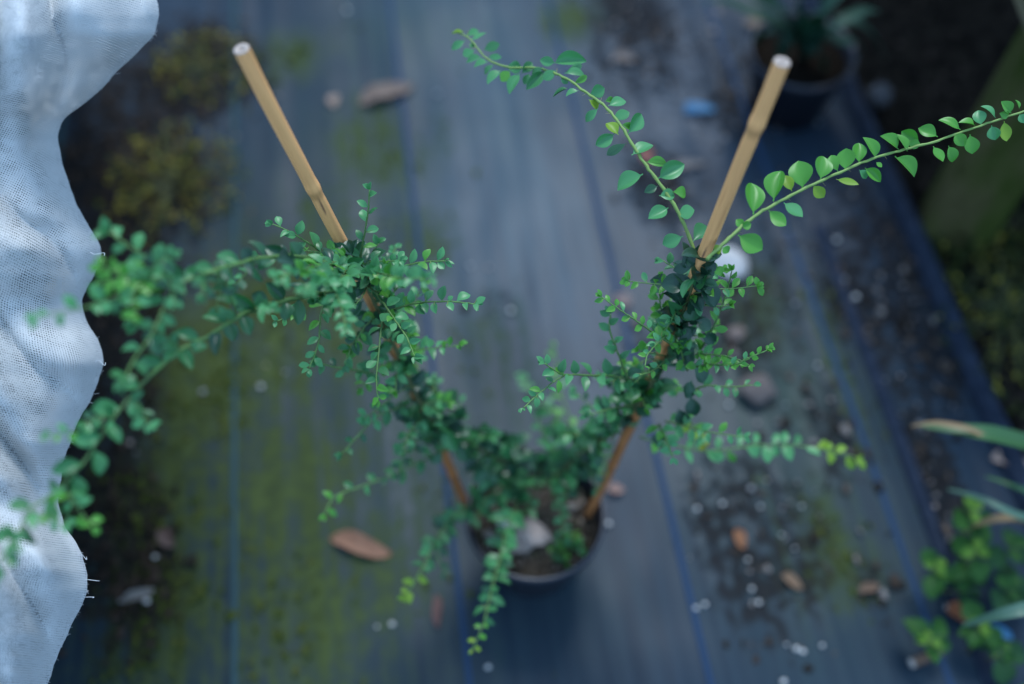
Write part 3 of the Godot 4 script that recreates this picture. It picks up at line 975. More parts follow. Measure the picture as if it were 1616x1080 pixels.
	# left group
	var twigs := [
		["566,425,0.82;572,385,0.805;580,340,0.79;583,300,0.78", 4, 2.2, 15, 22, 3, {}],
		["530,412,0.82;500,393,0.81;465,370,0.795;430,354,0.785", 4, 2, 16, 21, 3, {}],
		["585,436,0.83;625,424,0.815;665,414,0.80;702,412,0.79", 4, 2, 14, 23, 3, {}],
		["605,495,0.84;650,480,0.82;705,476,0.80;748,480,0.785", 4, 2, 15, 24, 3, {}],
		["583,452,0.83;606,480,0.815;625,508,0.80;643,535,0.79;654,563,0.785", 4, 2.2, 15, 25, 3, {}],
		["604,500,0.81;600,530,0.80;597,565,0.79;594,600,0.78;597,630,0.775", 4, 2, 14, 22, 3, {"tip_tone": 4}],
		["560,430,0.80;530,440,0.72;505,448,0.67;480,455,0.63", 4, 2, 15, 26, 3, {}],
		["575,428,0.80;600,432,0.74;640,440,0.69;680,440,0.66", 4, 2, 15, 24, 3, {}],
		["552,420,0.80;530,452,0.72;540,490,0.69;546,518,0.68", 4, 2, 14, 26, 3, {}],
		["540,415,0.80;505,420,0.73;470,428,0.68;440,440,0.65", 4, 2, 15, 26, 3, {}],
		["530,450,0.84;507,492,0.83;503,538,0.825;488,582,0.82", 4, 2, 14, 21, 3, {}],
		["588,590,0.89;552,583,0.87;520,578,0.86;500,572,0.85", 4, 2, 17, 21, 2, {}],
		["480,490,0.81;458,498,0.805;437,507,0.80", 3, 1.8, 10, 17, 3, {}],
		["575,520,0.86;556,545,0.85;545,575,0.85", 3.5, 2, 13, 22, 2, {}],
		["560,470,0.82;530,480,0.79;500,478,0.76", 4, 2, 16, 28, 2, {}],
		["548,400,0.81;520,430,0.80;495,455,0.78", 4, 2, 13, 24, 3, {}],
		# lower left, behind focus
		["640,640,0.96;600,655,0.94;572,680,0.93;540,716,0.92", 4, 2, 15, 20, 2, {}],
		["730,700,1.07;680,720,1.04;625,748,1.02;570,768,1.0;528,785,0.99;512,812,0.98", 4.5, 2, 17, 22, 2, {"tip_tone": 4}],
		["672,655,0.99;648,680,0.97;636,712,0.96", 4, 2, 12, 19, 2, {}],
		["660,690,1.03;640,715,1.01;630,745,1.0", 4, 2, 13, 20, 1, {}],
		["755,790,1.12;715,815,1.08;690,850,1.06;668,895,1.03;640,940,1.01", 4.5, 2, 15, 21, 2, {"tip_tone": 5, "pair": 0.6}],
		["735,800,1.12;705,830,1.10;690,870,1.08;700,900,1.07", 4, 2, 15, 20, 1, {}],
		["815,800,1.10;798,840,1.07;788,885,1.04;776,930,1.02;765,980,1.0", 4.5, 2.4, 17, 27, 2, {"pair": 0.7, "tuft": false}],
		["765,980,1.0;756,1002,0.99;746,1026,0.985", 2.4, 1.6, 12, 12, 5, {"tip_size": 0.8}],
		["830,790,1.13;800,770,1.11;770,785,1.1;752,820,1.09", 4, 2, 15, 21, 2, {}],
		["840,785,1.13;825,810,1.12;815,835,1.10", 4, 2, 16, 20, 2, {}],
		# right group
		["1062,525,0.84;1046,500,0.835;1041,470,0.83;1041,440,0.825", 3.5, 1.8, 13, 18, 4, {}],
		["1066,548,0.83;1034,527,0.81;1005,507,0.795;975,487,0.785;950,469,0.78", 4, 1.8, 15, 18, 4, {}],
		["990,598,0.87;976,560,0.855;962,520,0.845;964,496,0.84", 4.5, 2.4, 17, 22, 2, {}],
		["1000,600,0.88;960,594,0.86;915,592,0.83;885,590,0.81;860,574,0.79", 4.5, 2, 20, 25, 2, {"tip_tone": 3}],
		["893,592,0.815;875,602,0.805;850,622,0.795;826,644,0.785", 3, 1.8, 13, 17, 3, {}],
		["1052,530,0.82;1035,545,0.80;1022,560,0.785;1018,578,0.775", 3, 1.8, 12, 15, 3, {"pair": 0.5, "tip_tone": 4}],
		["1050,570,0.85;1030,585,0.82;1010,592,0.80", 3, 1.8, 12, 15, 3, {"pair": 0.4}],
		["1100,560,0.86;1124,522,0.84;1136,490,0.83;1147,462,0.82;1155,428,0.81", 4, 2, 15, 20, 4, {}],
		["1090,580,0.86;1125,575,0.83;1155,577,0.815;1188,562,0.805;1214,552,0.80", 4, 2, 12, 17, 4, {"pair": 0.5}],
		["1098,560,0.85;1130,560,0.83;1160,566,0.82;1182,576,0.815", 3.5, 2, 13, 17, 4, {"pair": 0.5}],
		["1085,620,0.90;1115,609,0.88;1150,611,0.87;1188,608,0.86", 4, 2, 17, 19, 3, {}],
		["1050,665,0.94;1085,673,0.92;1125,683,0.90;1174,690,0.89", 4, 2, 16, 21, 3, {}],
		["1040,670,0.93;1052,695,0.90;1062,722,0.88", 4, 2, 12, 20, 3, {}],
		["1010,690,1.0;1060,702,1.0;1120,712,1.01;1195,703,1.02;1270,705,1.03;1318,715,1.03;1350,722,1.03", 4.5, 2, 16, 24, 3, {"tip_tone": 5, "tip_size": 0.9, "pair": 0.45}],
		["1075,650,0.95;1095,672,0.96;1112,700,0.97", 3.5, 2, 12, 18, 5, {"tip_tone": 6}],
		["930,690,1.10;880,660,1.15;845,625,1.18;822,595,1.20", 4, 2, 17, 18, 3, {}],
		["910,690,1.12;885,620,1.18;874,550,1.21", 4, 2, 20, 18, 4, {"from": 0.5}],
		["880,720,1.12;860,690,1.12;848,660,1.12", 4, 2, 13, 20, 2, {}],
		["970,690,1.03;958,720,1.02;946,752,1.0", 4, 2, 11, 19, 3, {"pair": 0.8}],
		["950,700,1.05;920,690,1.04;890,684,1.03", 4, 2, 13, 24, 2, {}],
		["1000,640,0.95;965,645,0.93;930,655,0.92", 4, 2, 15, 25, 2, {}],
		["870,780,1.14;885,810,1.12;890,850,1.11", 3, 2, 15, 16, 2, {}],
		["1085,585,0.87;1075,555,0.85;1078,530,0.84", 3.5, 2, 14, 20, 3, {}],
	]
	side_twigs(shrub, "665,640,0.98;632,570,0.92;598,495,0.865;572,440,0.83;552,405,0.805", 18, 85, 20, [2, 3, 3])
	side_twigs(shrub, "850,775,1.155;800,735,1.12;745,700,1.07;700,678,1.03;665,640,0.98", 9, 70, 19, [1, 2, 2])
	side_twigs(shrub, "1005,640,0.955;1045,580,0.89;1072,510,0.84;1088,460,0.81", 23, 85, 20, [2, 3, 3, 4])
	side_twigs(shrub, "855,772,1.155;905,728,1.09;960,690,1.02;1005,640,0.955", 9, 70, 19, [1, 2, 2])
	for r in twigs:
		branch(shrub, r[0], r[1], r[2], r[3], r[4], r[5], r[6])
	# the long shoots that come towards the lens on the left
	branch(shrub, "555,425,0.80;500,410,0.755;450,404,0.715;400,410,0.68;340,427,0.65;272,450,0.63", 8, 5, 29, 35, 1, {"tip_tone": 2, "pair": 0.3, "tip_size": 0.95, "tuft": false, "wild": 0.55})
	branch(shrub, "278,448,0.63;240,412,0.625;208,392,0.62;172,366,0.615", 5, 3, 19, 30, 3, {"tip_size": 0.8})
	branch(shrub, "274,450,0.63;256,492,0.62;240,527,0.615;214,563,0.61;198,596,0.605", 5.5, 3, 22, 31, 2, {"tip_size": 0.8})
	branch(shrub, "272,448,0.63;235,440,0.62;195,436,0.61;160,420,0.60", 4, 2.5, 15, 27, 4, {"tip_size": 0.7, "pair": 0.7})
	branch(shrub, "265,452,0.63;225,462,0.62;180,470,0.61;125,488,0.595;60,500,0.58", 4, 2.5, 21, 27, 3, {"tip_size": 0.7})
	branch(shrub, "240,440,0.625;215,455,0.62;205,475,0.61", 4, 2.5, 12, 26, 4, {"pair": 0.7})
	branch(shrub, "560,450,0.80;500,464,0.755;440,478,0.72;385,496,0.69;330,530,0.665;280,556,0.65;238,592,0.64", 8.5, 6, 29, 36, 1, {"tip_tone": 2, "pair": 0.3, "tip_size": 1.0, "tuft": false, "wild": 0.55})
	branch(shrub, "238,592,0.64;200,634,0.63;160,688,0.62;130,732,0.615;90,775,0.61;45,808,0.60;18,860,0.595;-30,915,0.59", 6, 4, 24, 37, 2, {"pair": 0.35, "tip_size": 0.9, "wild": 0.55})
	side_twigs(shrub, "500,410,0.755;400,410,0.68;340,427,0.65;272,450,0.63", 4, 75, 22, [1, 2, 2])
	side_twigs(shrub, "500,464,0.755;440,478,0.72;385,496,0.69;330,530,0.665;238,592,0.64", 4, 75, 23, [1, 2, 2])
	side_twigs(shrub, "238,592,0.64;200,634,0.63;160,688,0.62;90,775,0.61;18,860,0.595", 4, 75, 25, [2, 2, 3])
	side_twigs(shrub, "272,448,0.63;235,440,0.62;195,436,0.61", 4, 70, 25, [2, 3, 4])
	branch(shrub, "120,680,0.60;100,685,0.595;75,688,0.59", 3, 2, 13, 20, 3, {})
	branch(shrub, "45,808,0.60;75,815,0.60;100,828,0.60", 3, 2, 17, 27, 3, {})
	# the two long shoots in focus at the top right
	var arc := "1098,402,0.785;1076,345,0.78;1042,292,0.78;1012,250,0.785;985,206,0.79;955,168,0.80;922,144,0.81;888,121,0.825;850,108,0.84;800,106,0.86;768,92,0.875;742,62,0.885;722,51,0.89"
	var n1 := branch(shrub, arc, 6.8, 2.2, 26, 0.001, 2, {"tuft": false, "fresh": true})
	leaf_queue = leaf_queue.filter(func(d): return d.size > 0.5)
	set_leaves(n1, arc, [[970, 211, 942, 229, 17, 3], [989, 226, 960, 245, 11, 1], [991, 211, 1015, 181, 22, 3], [997, 245, 1028, 225, 24, 3], [1019, 256, 1051, 258, 13, 4], [1038, 282, 1079, 259, 24, 3], [1015, 275, 975, 297, 29, 3], [1038, 294, 1018, 303, 12, 1], [1040, 309, 1064, 309, 16, 3], [1061, 303, 1084, 305, 15, 3], [1055, 328, 1026, 343, 20, 3], [1069, 339, 1095, 333, 21, 3], [1078, 373, 1048, 386, 19, 3], [1093, 382, 1120, 356, 24, 2], [976, 213, 958, 194, 18, 5], [733, 51, 713, 52, 7, 6], [735, 56, 755, 47, 10, 3], [743, 63, 767, 54, 10, 3], [734, 64, 714, 76, 12, 3], [741, 68, 748, 74, 9, 2], [763, 79, 787, 70, 14, 3], [749, 79, 732, 88, 12, 3], [760, 90, 736, 97, 11, 3], [770, 89, 791, 91, 9, 3], [770, 98, 748, 104, 12, 3], [779, 102, 765, 114, 12, 2], [790, 111, 770, 130, 15, 3], [798, 106, 822, 107, 16, 3], [805, 111, 791, 128, 14, 3], [820, 116, 804, 145, 17, 3], [823, 116, 839, 99, 13, 2], [858, 106, 839, 121, 18, 2], [860, 111, 833, 139, 16, 2], [835, 116, 830, 131, 12, 2], [872, 100, 923, 93, 19, 3], [876, 99, 853, 95, 13, 3], [890, 116, 920, 102, 9, 3], [892, 116, 921, 116, 11, 3], [878, 111, 858, 125, 13, 3], [897, 139, 873, 150, 6, 2], [906, 132, 927, 120, 9, 4], [885, 122, 895, 130, 9, 4], [913, 143, 894, 150, 12, 3], [930, 150, 953, 140, 18, 3], [929, 157, 943, 171, 11, 5], [944, 171, 925, 190, 13, 3], [960, 167, 987, 157, 18, 3], [967, 187, 991, 178, 15, 3], [980, 196, 1006, 205, 10, 4], [955, 160, 968, 156, 8, 4]])
	var shoot := "1116,410,0.75;1150,376,0.755;1190,342,0.762;1240,313,0.77;1300,284,0.776;1360,257,0.78;1420,238,0.785;1480,222,0.787;1540,201,0.79;1600,181,0.79;1665,160,0.79"
	var n2 := branch(shrub, shoot, 6.5, 3.2, 28, 0.001, 4, {"tuft": false, "fresh": true})
	leaf_queue = leaf_queue.filter(func(d): return d.size > 0.5)
	set_leaves(n2, shoot, [[1189, 339, 1188, 289, 29, 4], [1221, 318, 1231, 271, 28, 4], [1250, 302, 1239, 277, 15, 4], [1267, 298, 1261, 255, 31, 4], [1295, 284, 1300, 247, 26, 4], [1323, 271, 1311, 246, 16, 4], [1334, 269, 1335, 237, 23, 4], [1356, 258, 1356, 226, 19, 4], [1165, 371, 1201, 393, 27, 4], [1213, 332, 1239, 355, 18, 4], [1237, 320, 1264, 343, 24, 4], [1283, 292, 1300, 311, 16, 4], [1320, 283, 1353, 292, 12, 5], [1172, 358, 1163, 347, 12, 4], [1170, 358, 1185, 354, 12, 4], [1140, 392, 1127, 396, 14, 5], [1140, 390, 1150, 398, 13, 4], [1383, 250, 1367, 217, 19, 4], [1418, 236, 1392, 215, 20, 4], [1432, 239, 1417, 212, 13, 4], [1452, 226, 1425, 208, 18, 4], [1454, 230, 1435, 226, 13, 4], [1480, 216, 1454, 201, 17, 4], [1516, 205, 1490, 187, 18, 4], [1539, 198, 1517, 191, 13, 4], [1549, 198, 1544, 174, 17, 4], [1571, 186, 1556, 166, 16, 4], [1596, 179, 1582, 161, 15, 4], [1593, 183, 1579, 179, 11, 4], [1609, 172, 1604, 158, 6, 5], [1412, 247, 1443, 277, 23, 4], [1365, 265, 1389, 286, 15, 4], [1356, 268, 1368, 281, 11, 4], [1383, 256, 1391, 264, 9, 4], [1473, 231, 1486, 255, 19, 4], [1497, 230, 1505, 255, 15, 4], [1507, 210, 1522, 229, 16, 4], [1531, 212, 1536, 241, 20, 4], [1565, 198, 1571, 220, 17, 4], [1585, 191, 1588, 221, 16, 4], [1609, 180, 1619, 193, 12, 4]])
	place_leaves(shrub)

# ---------------------------------------------------------------- weeds and the second pot
func build_low_plants() -> void:
	var olive := [leafy("weed_olive", lin(0.25, 0.215, 0.04), 0.7, 0.2), leafy("weed_green", lin(0.085, 0.11, 0.025), 0.7, 0.2), leafy("weed_tan", lin(0.12, 0.085, 0.035), 0.8, 0.2)]
	clump("low_weed", "large yellow green weed clump on the mat behind the netting", "weed", ground(275, 292), Vector3(0.115, 0.06, 0.125), 650, 0.0095, olive)
	clump("low_weed", "smaller yellow green weed clump farther back beyond the bare bamboo top", "weed", ground(325, 110), Vector3(0.095, 0.045, 0.09), 300, 0.0095, olive)
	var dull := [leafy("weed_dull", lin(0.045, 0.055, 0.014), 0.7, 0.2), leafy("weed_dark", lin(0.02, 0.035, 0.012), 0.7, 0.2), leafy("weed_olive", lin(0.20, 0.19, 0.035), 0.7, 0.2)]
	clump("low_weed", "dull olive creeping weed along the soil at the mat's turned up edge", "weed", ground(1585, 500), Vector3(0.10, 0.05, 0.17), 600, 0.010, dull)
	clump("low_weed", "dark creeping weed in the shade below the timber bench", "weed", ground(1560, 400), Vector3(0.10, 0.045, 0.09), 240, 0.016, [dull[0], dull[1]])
	# leafy weeds at the lower right corner
	var g1 := leafy("mint_leaf", lin(0.025, 0.085, 0.016), 0.5, 0.3)
	var g2 := leafy("mint_heart", lin(0.085, 0.18, 0.022), 0.5, 0.3)
	var g3 := leafy("mint_dark", lin(0.018, 0.062, 0.022), 0.5, 0.3)
	rosette("leafy weed nearest the grass blade with a lime heart", 1537, 805, 0.09, 46, 7, g1, g2)
	rosette("leafy weed with round green leaves at the middle of the weed patch", 1540, 868, 0.08, 48, 8, g1, g2)
	rosette("leafy weed spreading over the mat edge, bright leaves", 1476, 895, 0.06, 44, 6, g1, g2)
	rosette("leafy weed sprig beside the brown stick, lime green top", 1468, 1010, 0.05, 46, 7, g1, g2)
	rosette("leafy weed next to the blue plastic scraps, yellow green heart", 1548, 985, 0.06, 42, 7, g1, g2)
	rosette("dark leafy weed at the patch edge, rounded leaves", 1600, 865, 0.07, 52, 6, g3, g1)
	rosette("dark leafy weed below the lime hearted one", 1530, 930, 0.04, 50, 6, g3, g1)
	rosette("dark leafy weed behind the pale grey grass blade", 1595, 930, 0.05, 56, 7, g3, g1)
	rosette("leafy weed lowest in the patch, wide green leaves", 1580, 1030, 0.04, 52, 6, g3, g1)
	# grass
	var green := leafy("grass_green", lin(0.03, 0.10, 0.025), 0.45)
	var straw := leafy("grass_straw", lin(0.26, 0.18, 0.10), 0.7, 0.2)
	var grey := leafy("grass_grey", lin(0.06, 0.13, 0.085), 0.5)
	var foot := ground(1690, 770)
	var o := thing("grass_tuft", "grass tuft with arching blades, the widest with a dead straw tip", "grass", foot)
	var bl := func(list: Array, w: float, m: StandardMaterial3D, nm := "blade"):
		var pts := []
		for p in list: pts.append(at(p[0], p[1], p[2]) - foot)
		blade(o, pts, w, m, nm)
	bl.call([[1690, 765, 1.24], [1650, 715, 1.12], [1580, 690, 1.08], [1520, 680, 1.08], [1452, 672, 1.10]], 0.021, green)
	bl.call([[1556, 690, 1.075], [1530, 678, 1.073], [1500, 671, 1.075], [1470, 668, 1.085], [1438, 673, 1.098]], 0.006, straw, "dead_tip")
	bl.call([[1690, 880, 1.22], [1650, 830, 1.13], [1600, 812, 1.10], [1550, 788, 1.11], [1495, 772, 1.14]], 0.009, grey)
	bl.call([[1690, 850, 1.22], [1640, 790, 1.13], [1600, 768, 1.12], [1555, 752, 1.14]], 0.007, green)
	bl.call([[1690, 880, 1.20], [1640, 830, 1.12], [1590, 818, 1.11], [1550, 826, 1.13], [1520, 842, 1.17]], 0.010, straw)
	bl.call([[1690, 985, 1.15], [1640, 962, 1.05], [1590, 968, 1.04], [1518, 988, 1.08]], 0.014, grey)
	bl.call([[1700, 1090, 1.15], [1650, 1085, 1.1], [1590, 1095, 1.12]], 0.014, green)
	# strap leaved plant in a pot at the back
	var c := ground(1262, 96, 0.10)
	c.y = 0
	var pot := thing("strap_leaf_plant", "dark strap leaved plant in a black pot behind the right stake", "potted plant", c)
	var st := begin()
	lathe(st, [Vector2(0.0005, 0.002), Vector2(0.058, 0.002), Vector2(0.078, 0.105), Vector2(0.082, 0.107), Vector2(0.084, 0.122), Vector2(0.080, 0.124), Vector2(0.077, 0.120), Vector2(0.072, 0.09)])
	put(done(st), "pot", mat("pot_plastic", lin(0.016, 0.018, 0.026), 0.38), pot)
	st = begin()
	lathe(st, [Vector2(0.076, 0.100), Vector2(0.05, 0.106), Vector2(0.02, 0.104), Vector2(0.0003, 0.108)], 28)
	put(done(st), "soil", grain("dark_soil", lin(0.005, 0.004, 0.003), lin(0.016, 0.012, 0.009), 0.05, Vector3(10, 10, 10), 0.95), pot)
	var strap := leafy("strap_leaf", lin(0.014, 0.046, 0.030), 0.55, 0.3, 0.15)
	var base := Vector3(0.005, 0.105, 0.0)
	for t in [[1195, 24, 0.20, 1100, 6, 0.15], [1225, 10, 0.24, 1170, -40, 0.28], [1262, 20, 0.26, 1262, -60, 0.34], [1345, 33, 0.20, 1400, 98, 0.10], [1300, 16, 0.22, 1345, -20, 0.24], [1325, 66, 0.16, 1360, 84, 0.11], [1215, 50, 0.17, 1186, 76, 0.10], [1320, 40, 0.24, 1390, 20, 0.22], [1240, 62, 0.18, 1226, 108, 0.10], [1285, 80, 0.16, 1300, 118, 0.09], [1200, 2, 0.24, 1130, -30, 0.2]]:
		var tip := ground(t[3], t[4], t[5]) - c
		var mid := ground(t[0], t[1], t[2]) - c
		blade(pot, [base, base.lerp(mid, 0.55) + Vector3(0, 0.02, 0), mid, mid.lerp(tip, 0.55) + Vector3(0, 0.012, 0), tip], 0.024, strap, "leaf")

func pebble_label(x: float, y: float, tone: int) -> String:
	var where := "on the mat in front of the pot"
	if x < 350: where = "in the dirt along the foot of the netting"
	elif x < 500: where = "on the moss below the left shoots"
	elif x < 640: where = "on the mat below the bare left bamboo" if y < 500 else "on the mat in front of the brown leaf"
	elif x < 720: where = "on the mat beyond the arching shoot's tip"
	elif y > 1000 and x > 1200: where = "in the row of pebbles beside the last blue thread"
	elif y > 940 and x > 1050: where = "on the blue thread right of the pot" if x < 1130 else "in the dirt below the tan curled leaves"
	elif x > 1440: where = "in the shade at the leafy weeds"
	elif x > 1320: where = "in the dirt between the two mat folds"
	elif y > 750 and x > 1050: where = "in the dirt around the orange brown leaf scrap"
	elif y > 570 and x > 1100: where = "in the dirt below the pinkish grey stone"
	elif y > 350 and x > 1200: where = "on the mat under the long right shoot"
	elif y < 230: where = "in the dirt at the far end of the mat" if x < 1080 else "beside the strap leaved plant's pot"
	elif x < 860: where = "on the clean mat between the stakes"
	elif x < 1050: where = "beside the pot rim"
	return "tiny %s pebble %s" % [["white", "pinkish", "grey"][tone], where]

func build_litter() -> void:
	var stones := [stone_mesh(11), stone_mesh(12), stone_mesh(13), stone_mesh(14)]
	# larger stones
	for r in [["white rounded stone on the mat behind the right stake", 1150, 414, 58, lin(0.40, 0.39, 0.38), 0.6], ["pinkish grey stone on the mat right of the shrub", 1193, 612, 54, lin(0.11, 0.09, 0.082), 0.7], ["small pink brown stone between the white and the pinkish grey stones", 1160, 522, 28, lin(0.15, 0.115, 0.10), 0.7], ["small tan stone on the mat between the two stakes", 982, 470, 28, lin(0.19, 0.14, 0.125), 0.6], ["long grey stone standing near the post of the bench", 1384, 152, 40, lin(0.075, 0.075, 0.08), 1.0]]:
		var p := ground(r[1], r[2] + 8)
		var s: float = r[3] * depth_of(p) / F
		tag(put(stones[int(r[1]) % 4], "stone", mat("stone_%d" % r[1], r[4], 0.85, 0.2), self, Transform3D(Basis(Vector3.UP, r[1]).scaled(Vector3(s, s * r[5], s)), p)), r[0], "stone")
	# pale grit
	var spots := [[1112, 955], [1098, 961], [1233, 845], [1200, 800], [1254, 866], [1180, 885], [1168, 876], [1186, 930], [1197, 952], [1241, 1018], [1256, 1025], [1266, 1029], [1297, 1020], [1236, 1077], [1100, 804], [1140, 796], [960, 828], [595, 990], [619, 986], [770, 1054], [425, 550], [412, 612], [420, 578], [320, 620], [450, 588], [580, 350], [612, 362], [742, 421], [771, 424], [783, 492], [806, 492], [974, 66], [983, 42], [1004, 22], [968, 98], [1010, 8], [548, 18], [1226, 206], [1291, 196], [1396, 600], [1421, 594], [1384, 612], [1290, 578], [1470, 762], [1333, 442], [1096, 62], [1122, 34], [1185, 772], [1265, 800], [1310, 632], [1215, 700], [1140, 690], [1195, 668], [1240, 640], [1150, 640], [205, 700], [215, 715], [245, 880], [210, 945], [190, 950], [232, 950], [1210, 760], [690, 150], [1495, 960], [1475, 800], [1510, 830], [1350, 470], [1370, 520], [1255, 480], [1320, 380]]
	var pale := [mat("grit_white", lin(0.50, 0.48, 0.45), 0.5), mat("grit_pink", lin(0.34, 0.26, 0.22), 0.6), mat("grit_grey", lin(0.24, 0.24, 0.24), 0.5)]
	for k in spots.size():
		var p := ground(spots[k][0], spots[k][1], 0.002)
		var s := 0.0034 + 0.0045 * pow(rng.randf(), 1.5)
		tag(put(stones[k % 4], "pebble", pale[0 if k < 20 else k % 3], self, Transform3D(Basis(Vector3.UP, k * 1.7).scaled(Vector3(s, s, s * 0.85)), p)), pebble_label(spots[k][0], spots[k][1], 0 if k < 20 else k % 3), "pebble", "tiny pale pebbles scattered over the mat")
	# crumbs of soil, bark and dead leaf where dirt has gathered
	var mm := MultiMesh.new()
	mm.transform_format = MultiMesh.TRANSFORM_3D
	mm.use_colors = true
	mm.mesh = stone_mesh(15, 0.5, 0.5)
	var put_at := []
	var nz := noise(9, 5.0, 4)
	for k in 60000:
		if put_at.size() > 9000: break
		var q := rf(-0.9, 0.9)
		var s := rf(-1.7, 0.5)
		var d := mask(dirt_blobs, q, s) if q < 0.65 else 0.8
		if rng.randf() > d * d * (1.0 + 1.5 * nz.get_noise_2d(q, s * 0.75)): continue
		put_at.append([q, s])
	mm.instance_count = put_at.size()
	for k in put_at.size():
		var p: Vector3 = ACROSS * put_at[k][0] + ALONG * put_at[k][1] + Vector3(0, 0.001 if put_at[k][0] < 0.65 else -0.012, 0)
		var s := 0.0024 + 0.009 * pow(rng.randf(), 3.0)
		mm.set_instance_transform(k, Transform3D(Basis(rdir(), rf(0, 3)).scaled(Vector3(s, s, s * rf(0.6, 1.8))), p))
		var c := [Color(0.025, 0.02, 0.016), Color(0.05, 0.036, 0.028), Color(0.10, 0.075, 0.06), Color(0.19, 0.165, 0.15)]
		var pick := mini(int(pow(rng.randf(), 1.7) * 4.0), 3)
		if put_at[k][0] > 0.65 or put_at[k][0] < -0.42: pick = pick / 2  # shade right of the mat painted into darker crumbs; far left darker too
		mm.set_instance_color(k, c[pick])
	var mi := MultiMeshInstance3D.new()
	mi.multimesh = mm
	var lm := mat("litter", Color.WHITE, 0.9, 0.12)
	lm.vertex_color_use_as_albedo = true
	mi.material_override = lm
	named(mi, self, "soil_litter")
	tag(mi, "loose soil crumbs and bark bits gathered on the mat", "litter", "", "stuff")
	# moss cushions
	var ms := MultiMesh.new()
	ms.transform_format = MultiMesh.TRANSFORM_3D
	ms.use_colors = true
	ms.mesh = stone_mesh(16, 0.35, 0.6)
	put_at = []
	for k in 60000:
		if put_at.size() > 5000: break
		var q := rf(-0.9, 0.64)
		var s := rf(-1.6, 0.5)
		var d := mask(moss_blobs, q, s)
		if rng.randf() > d * d * (0.7 + 1.8 * nz.get_noise_2d(q, s * 0.75)): continue
		put_at.append([q, s])
	ms.instance_count = put_at.size()
	for k in put_at.size():
		var s := 0.002 + 0.005 * pow(rng.randf(), 2.0)
		ms.set_instance_transform(k, Transform3D(Basis(Vector3.UP, rf(0, 6)).scaled(Vector3(s, s, s * rf(0.8, 2.2))), ACROSS * put_at[k][0] + ALONG * put_at[k][1]))
		ms.set_instance_color(k, Color(0.036, 0.055, 0.012).lerp(Color(0.068, 0.078, 0.02), rng.randf()))
	mi = MultiMeshInstance3D.new()
	mi.multimesh = ms
	mi.material_override = lm
	named(mi, self, "moss")
	tag(mi, "thin green moss growing over the worn mat", "moss", "", "stuff")
	# fallen leaves
	dry_leaf("large brown fallen leaf lying left of the black pot", 570, 862, 106, 32, PI / 2 - 0.24, lin(0.22, 0.105, 0.06))
	dry_leaf("pale brown fallen leaf on the mat between the stakes' tops", 610, 148, 96, 34, PI / 2 + 0.5, lin(0.15, 0.10, 0.075))
	dry_leaf("small reddish leaf scrap under the arching shoot", 1020, 246, 34, 20, 0.4, lin(0.22, 0.07, 0.05))
	dry_leaf("thin reddish brown leaf scrap near the hanging shoots", 690, 965, 54, 16, 0.1, lin(0.11, 0.05, 0.04))
	dry_leaf("orange brown leaf scrap in the dirt right of the pot", 1168, 851, 34, 20, 0.3, lin(0.20, 0.075, 0.025))
	dry_leaf("tan curled leaf below the orange brown scrap", 1251, 918, 38, 18, 0.9, lin(0.15, 0.085, 0.045))
	dry_leaf("tan curled leaf alone near the last blue thread", 1372, 928, 38, 16, 1.9, lin(0.12, 0.065, 0.036))
	dry_leaf("tiny tan leaf beside the bare bamboo top", 526, 159, 24, 18, 0.3, lin(0.30, 0.2, 0.15))
	dry_leaf("tan dead leaf in the strap leaved plant's dirt", 1195, 40, 40, 20, 1.3, lin(0.15, 0.10, 0.06))
	dry_leaf("pinkish tan dead leaf under the wide grass blade", 1598, 728, 66, 30, 1.4, lin(0.34, 0.23, 0.18))
	dry_leaf("small dark brown leaf scrap at the foot of the netting", 262, 850, 40, 24, 0.8, lin(0.08, 0.045, 0.035))
	dry_leaf("pale scrap in the dirt beside the netting hem", 218, 940, 54, 18, 2.0, lin(0.15, 0.14, 0.13))
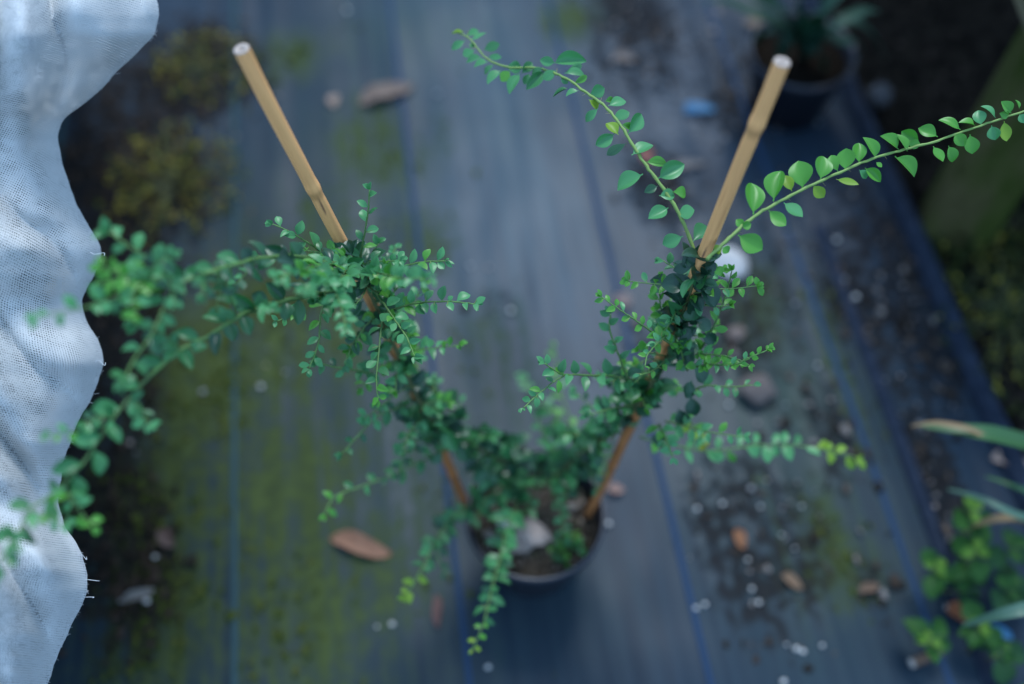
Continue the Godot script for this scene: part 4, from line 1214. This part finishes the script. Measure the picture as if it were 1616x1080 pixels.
	dry_leaf("rusty leaf among the leafy weeds", 1516, 968, 46, 30, 1.2, lin(0.30, 0.09, 0.03))
	dry_leaf("light tan leaf near the top between threads", 1085, 262, 70, 16, 1.9, lin(0.15, 0.13, 0.12))
	dry_leaf("tan leaf scrap at the far end of the mat", 985, 92, 38, 22, 1.5, lin(0.13, 0.10, 0.085))
	dry_leaf("small brown leaf scrap right beside the pot rim", 972, 772, 28, 18, 1.5, lin(0.24, 0.14, 0.11))
	# blue scraps
	for r in [["bright blue plastic scrap on the mat beyond the right stake", 1104, 171, 46, 20, 1.5], ["larger blue plastic scrap among the leafy weeds", 1580, 998, 34, 20, 1.2], ["smaller blue plastic scrap among the leafy weeds", 1541, 1014, 20, 14, 0.4]]:
		var p := ground(r[1], r[2], 0.010)
		var sc := depth_of(p) / F
		var st := begin()
		var rows := []
		for i in 7:
			var t := i / 6.0
			var row := []
			for s in [-1.0, -0.5, 0.0, 0.5, 1.0]:
				row.append(Vector3(s * 0.5 * r[4] * sc * (0.75 + 0.25 * sin(t * PI)), 0.004 * sin(t * 3.0 + s), (t - 0.5) * r[3] * sc))
			rows.append(row)
		grid(st, rows, true)
		var m := mat("blue_plastic", lin(0.008, 0.105, 0.22), 0.6)
		m.cull_mode = BaseMaterial3D.CULL_DISABLED
		tag(put(done(st), "plastic_scrap", m, self, Transform3D(Basis(Vector3.UP, r[5]), p)), r[0], "scrap")
	# broken stick
	var a := ground(1440, 1047, 0.012)
	var b := ground(1484, 1030, 0.006)
	var o := thing("broken_stick", "short broken brown stick with a pale cut end at the mat edge", "stick", a)
	var ts := begin()
	tube(ts, [Vector3.ZERO, (b - a) * 0.5 + Vector3(0, 0.002, 0), b - a], [0.006, 0.0055, 0.005], 8)
	put(done(ts), "wood", mat("stick_wood", lin(0.13, 0.07, 0.04), 0.8), o)
	ts = begin()
	tube(ts, [(a - b).normalized() * 0.0012, Vector3.ZERO], [0.0058, 0.0058], 8)
	put(done(ts), "cut_end", mat("stick_end", lin(0.5, 0.42, 0.36), 0.8), o)
	# earth slope and dark bank under the bench is plain soil
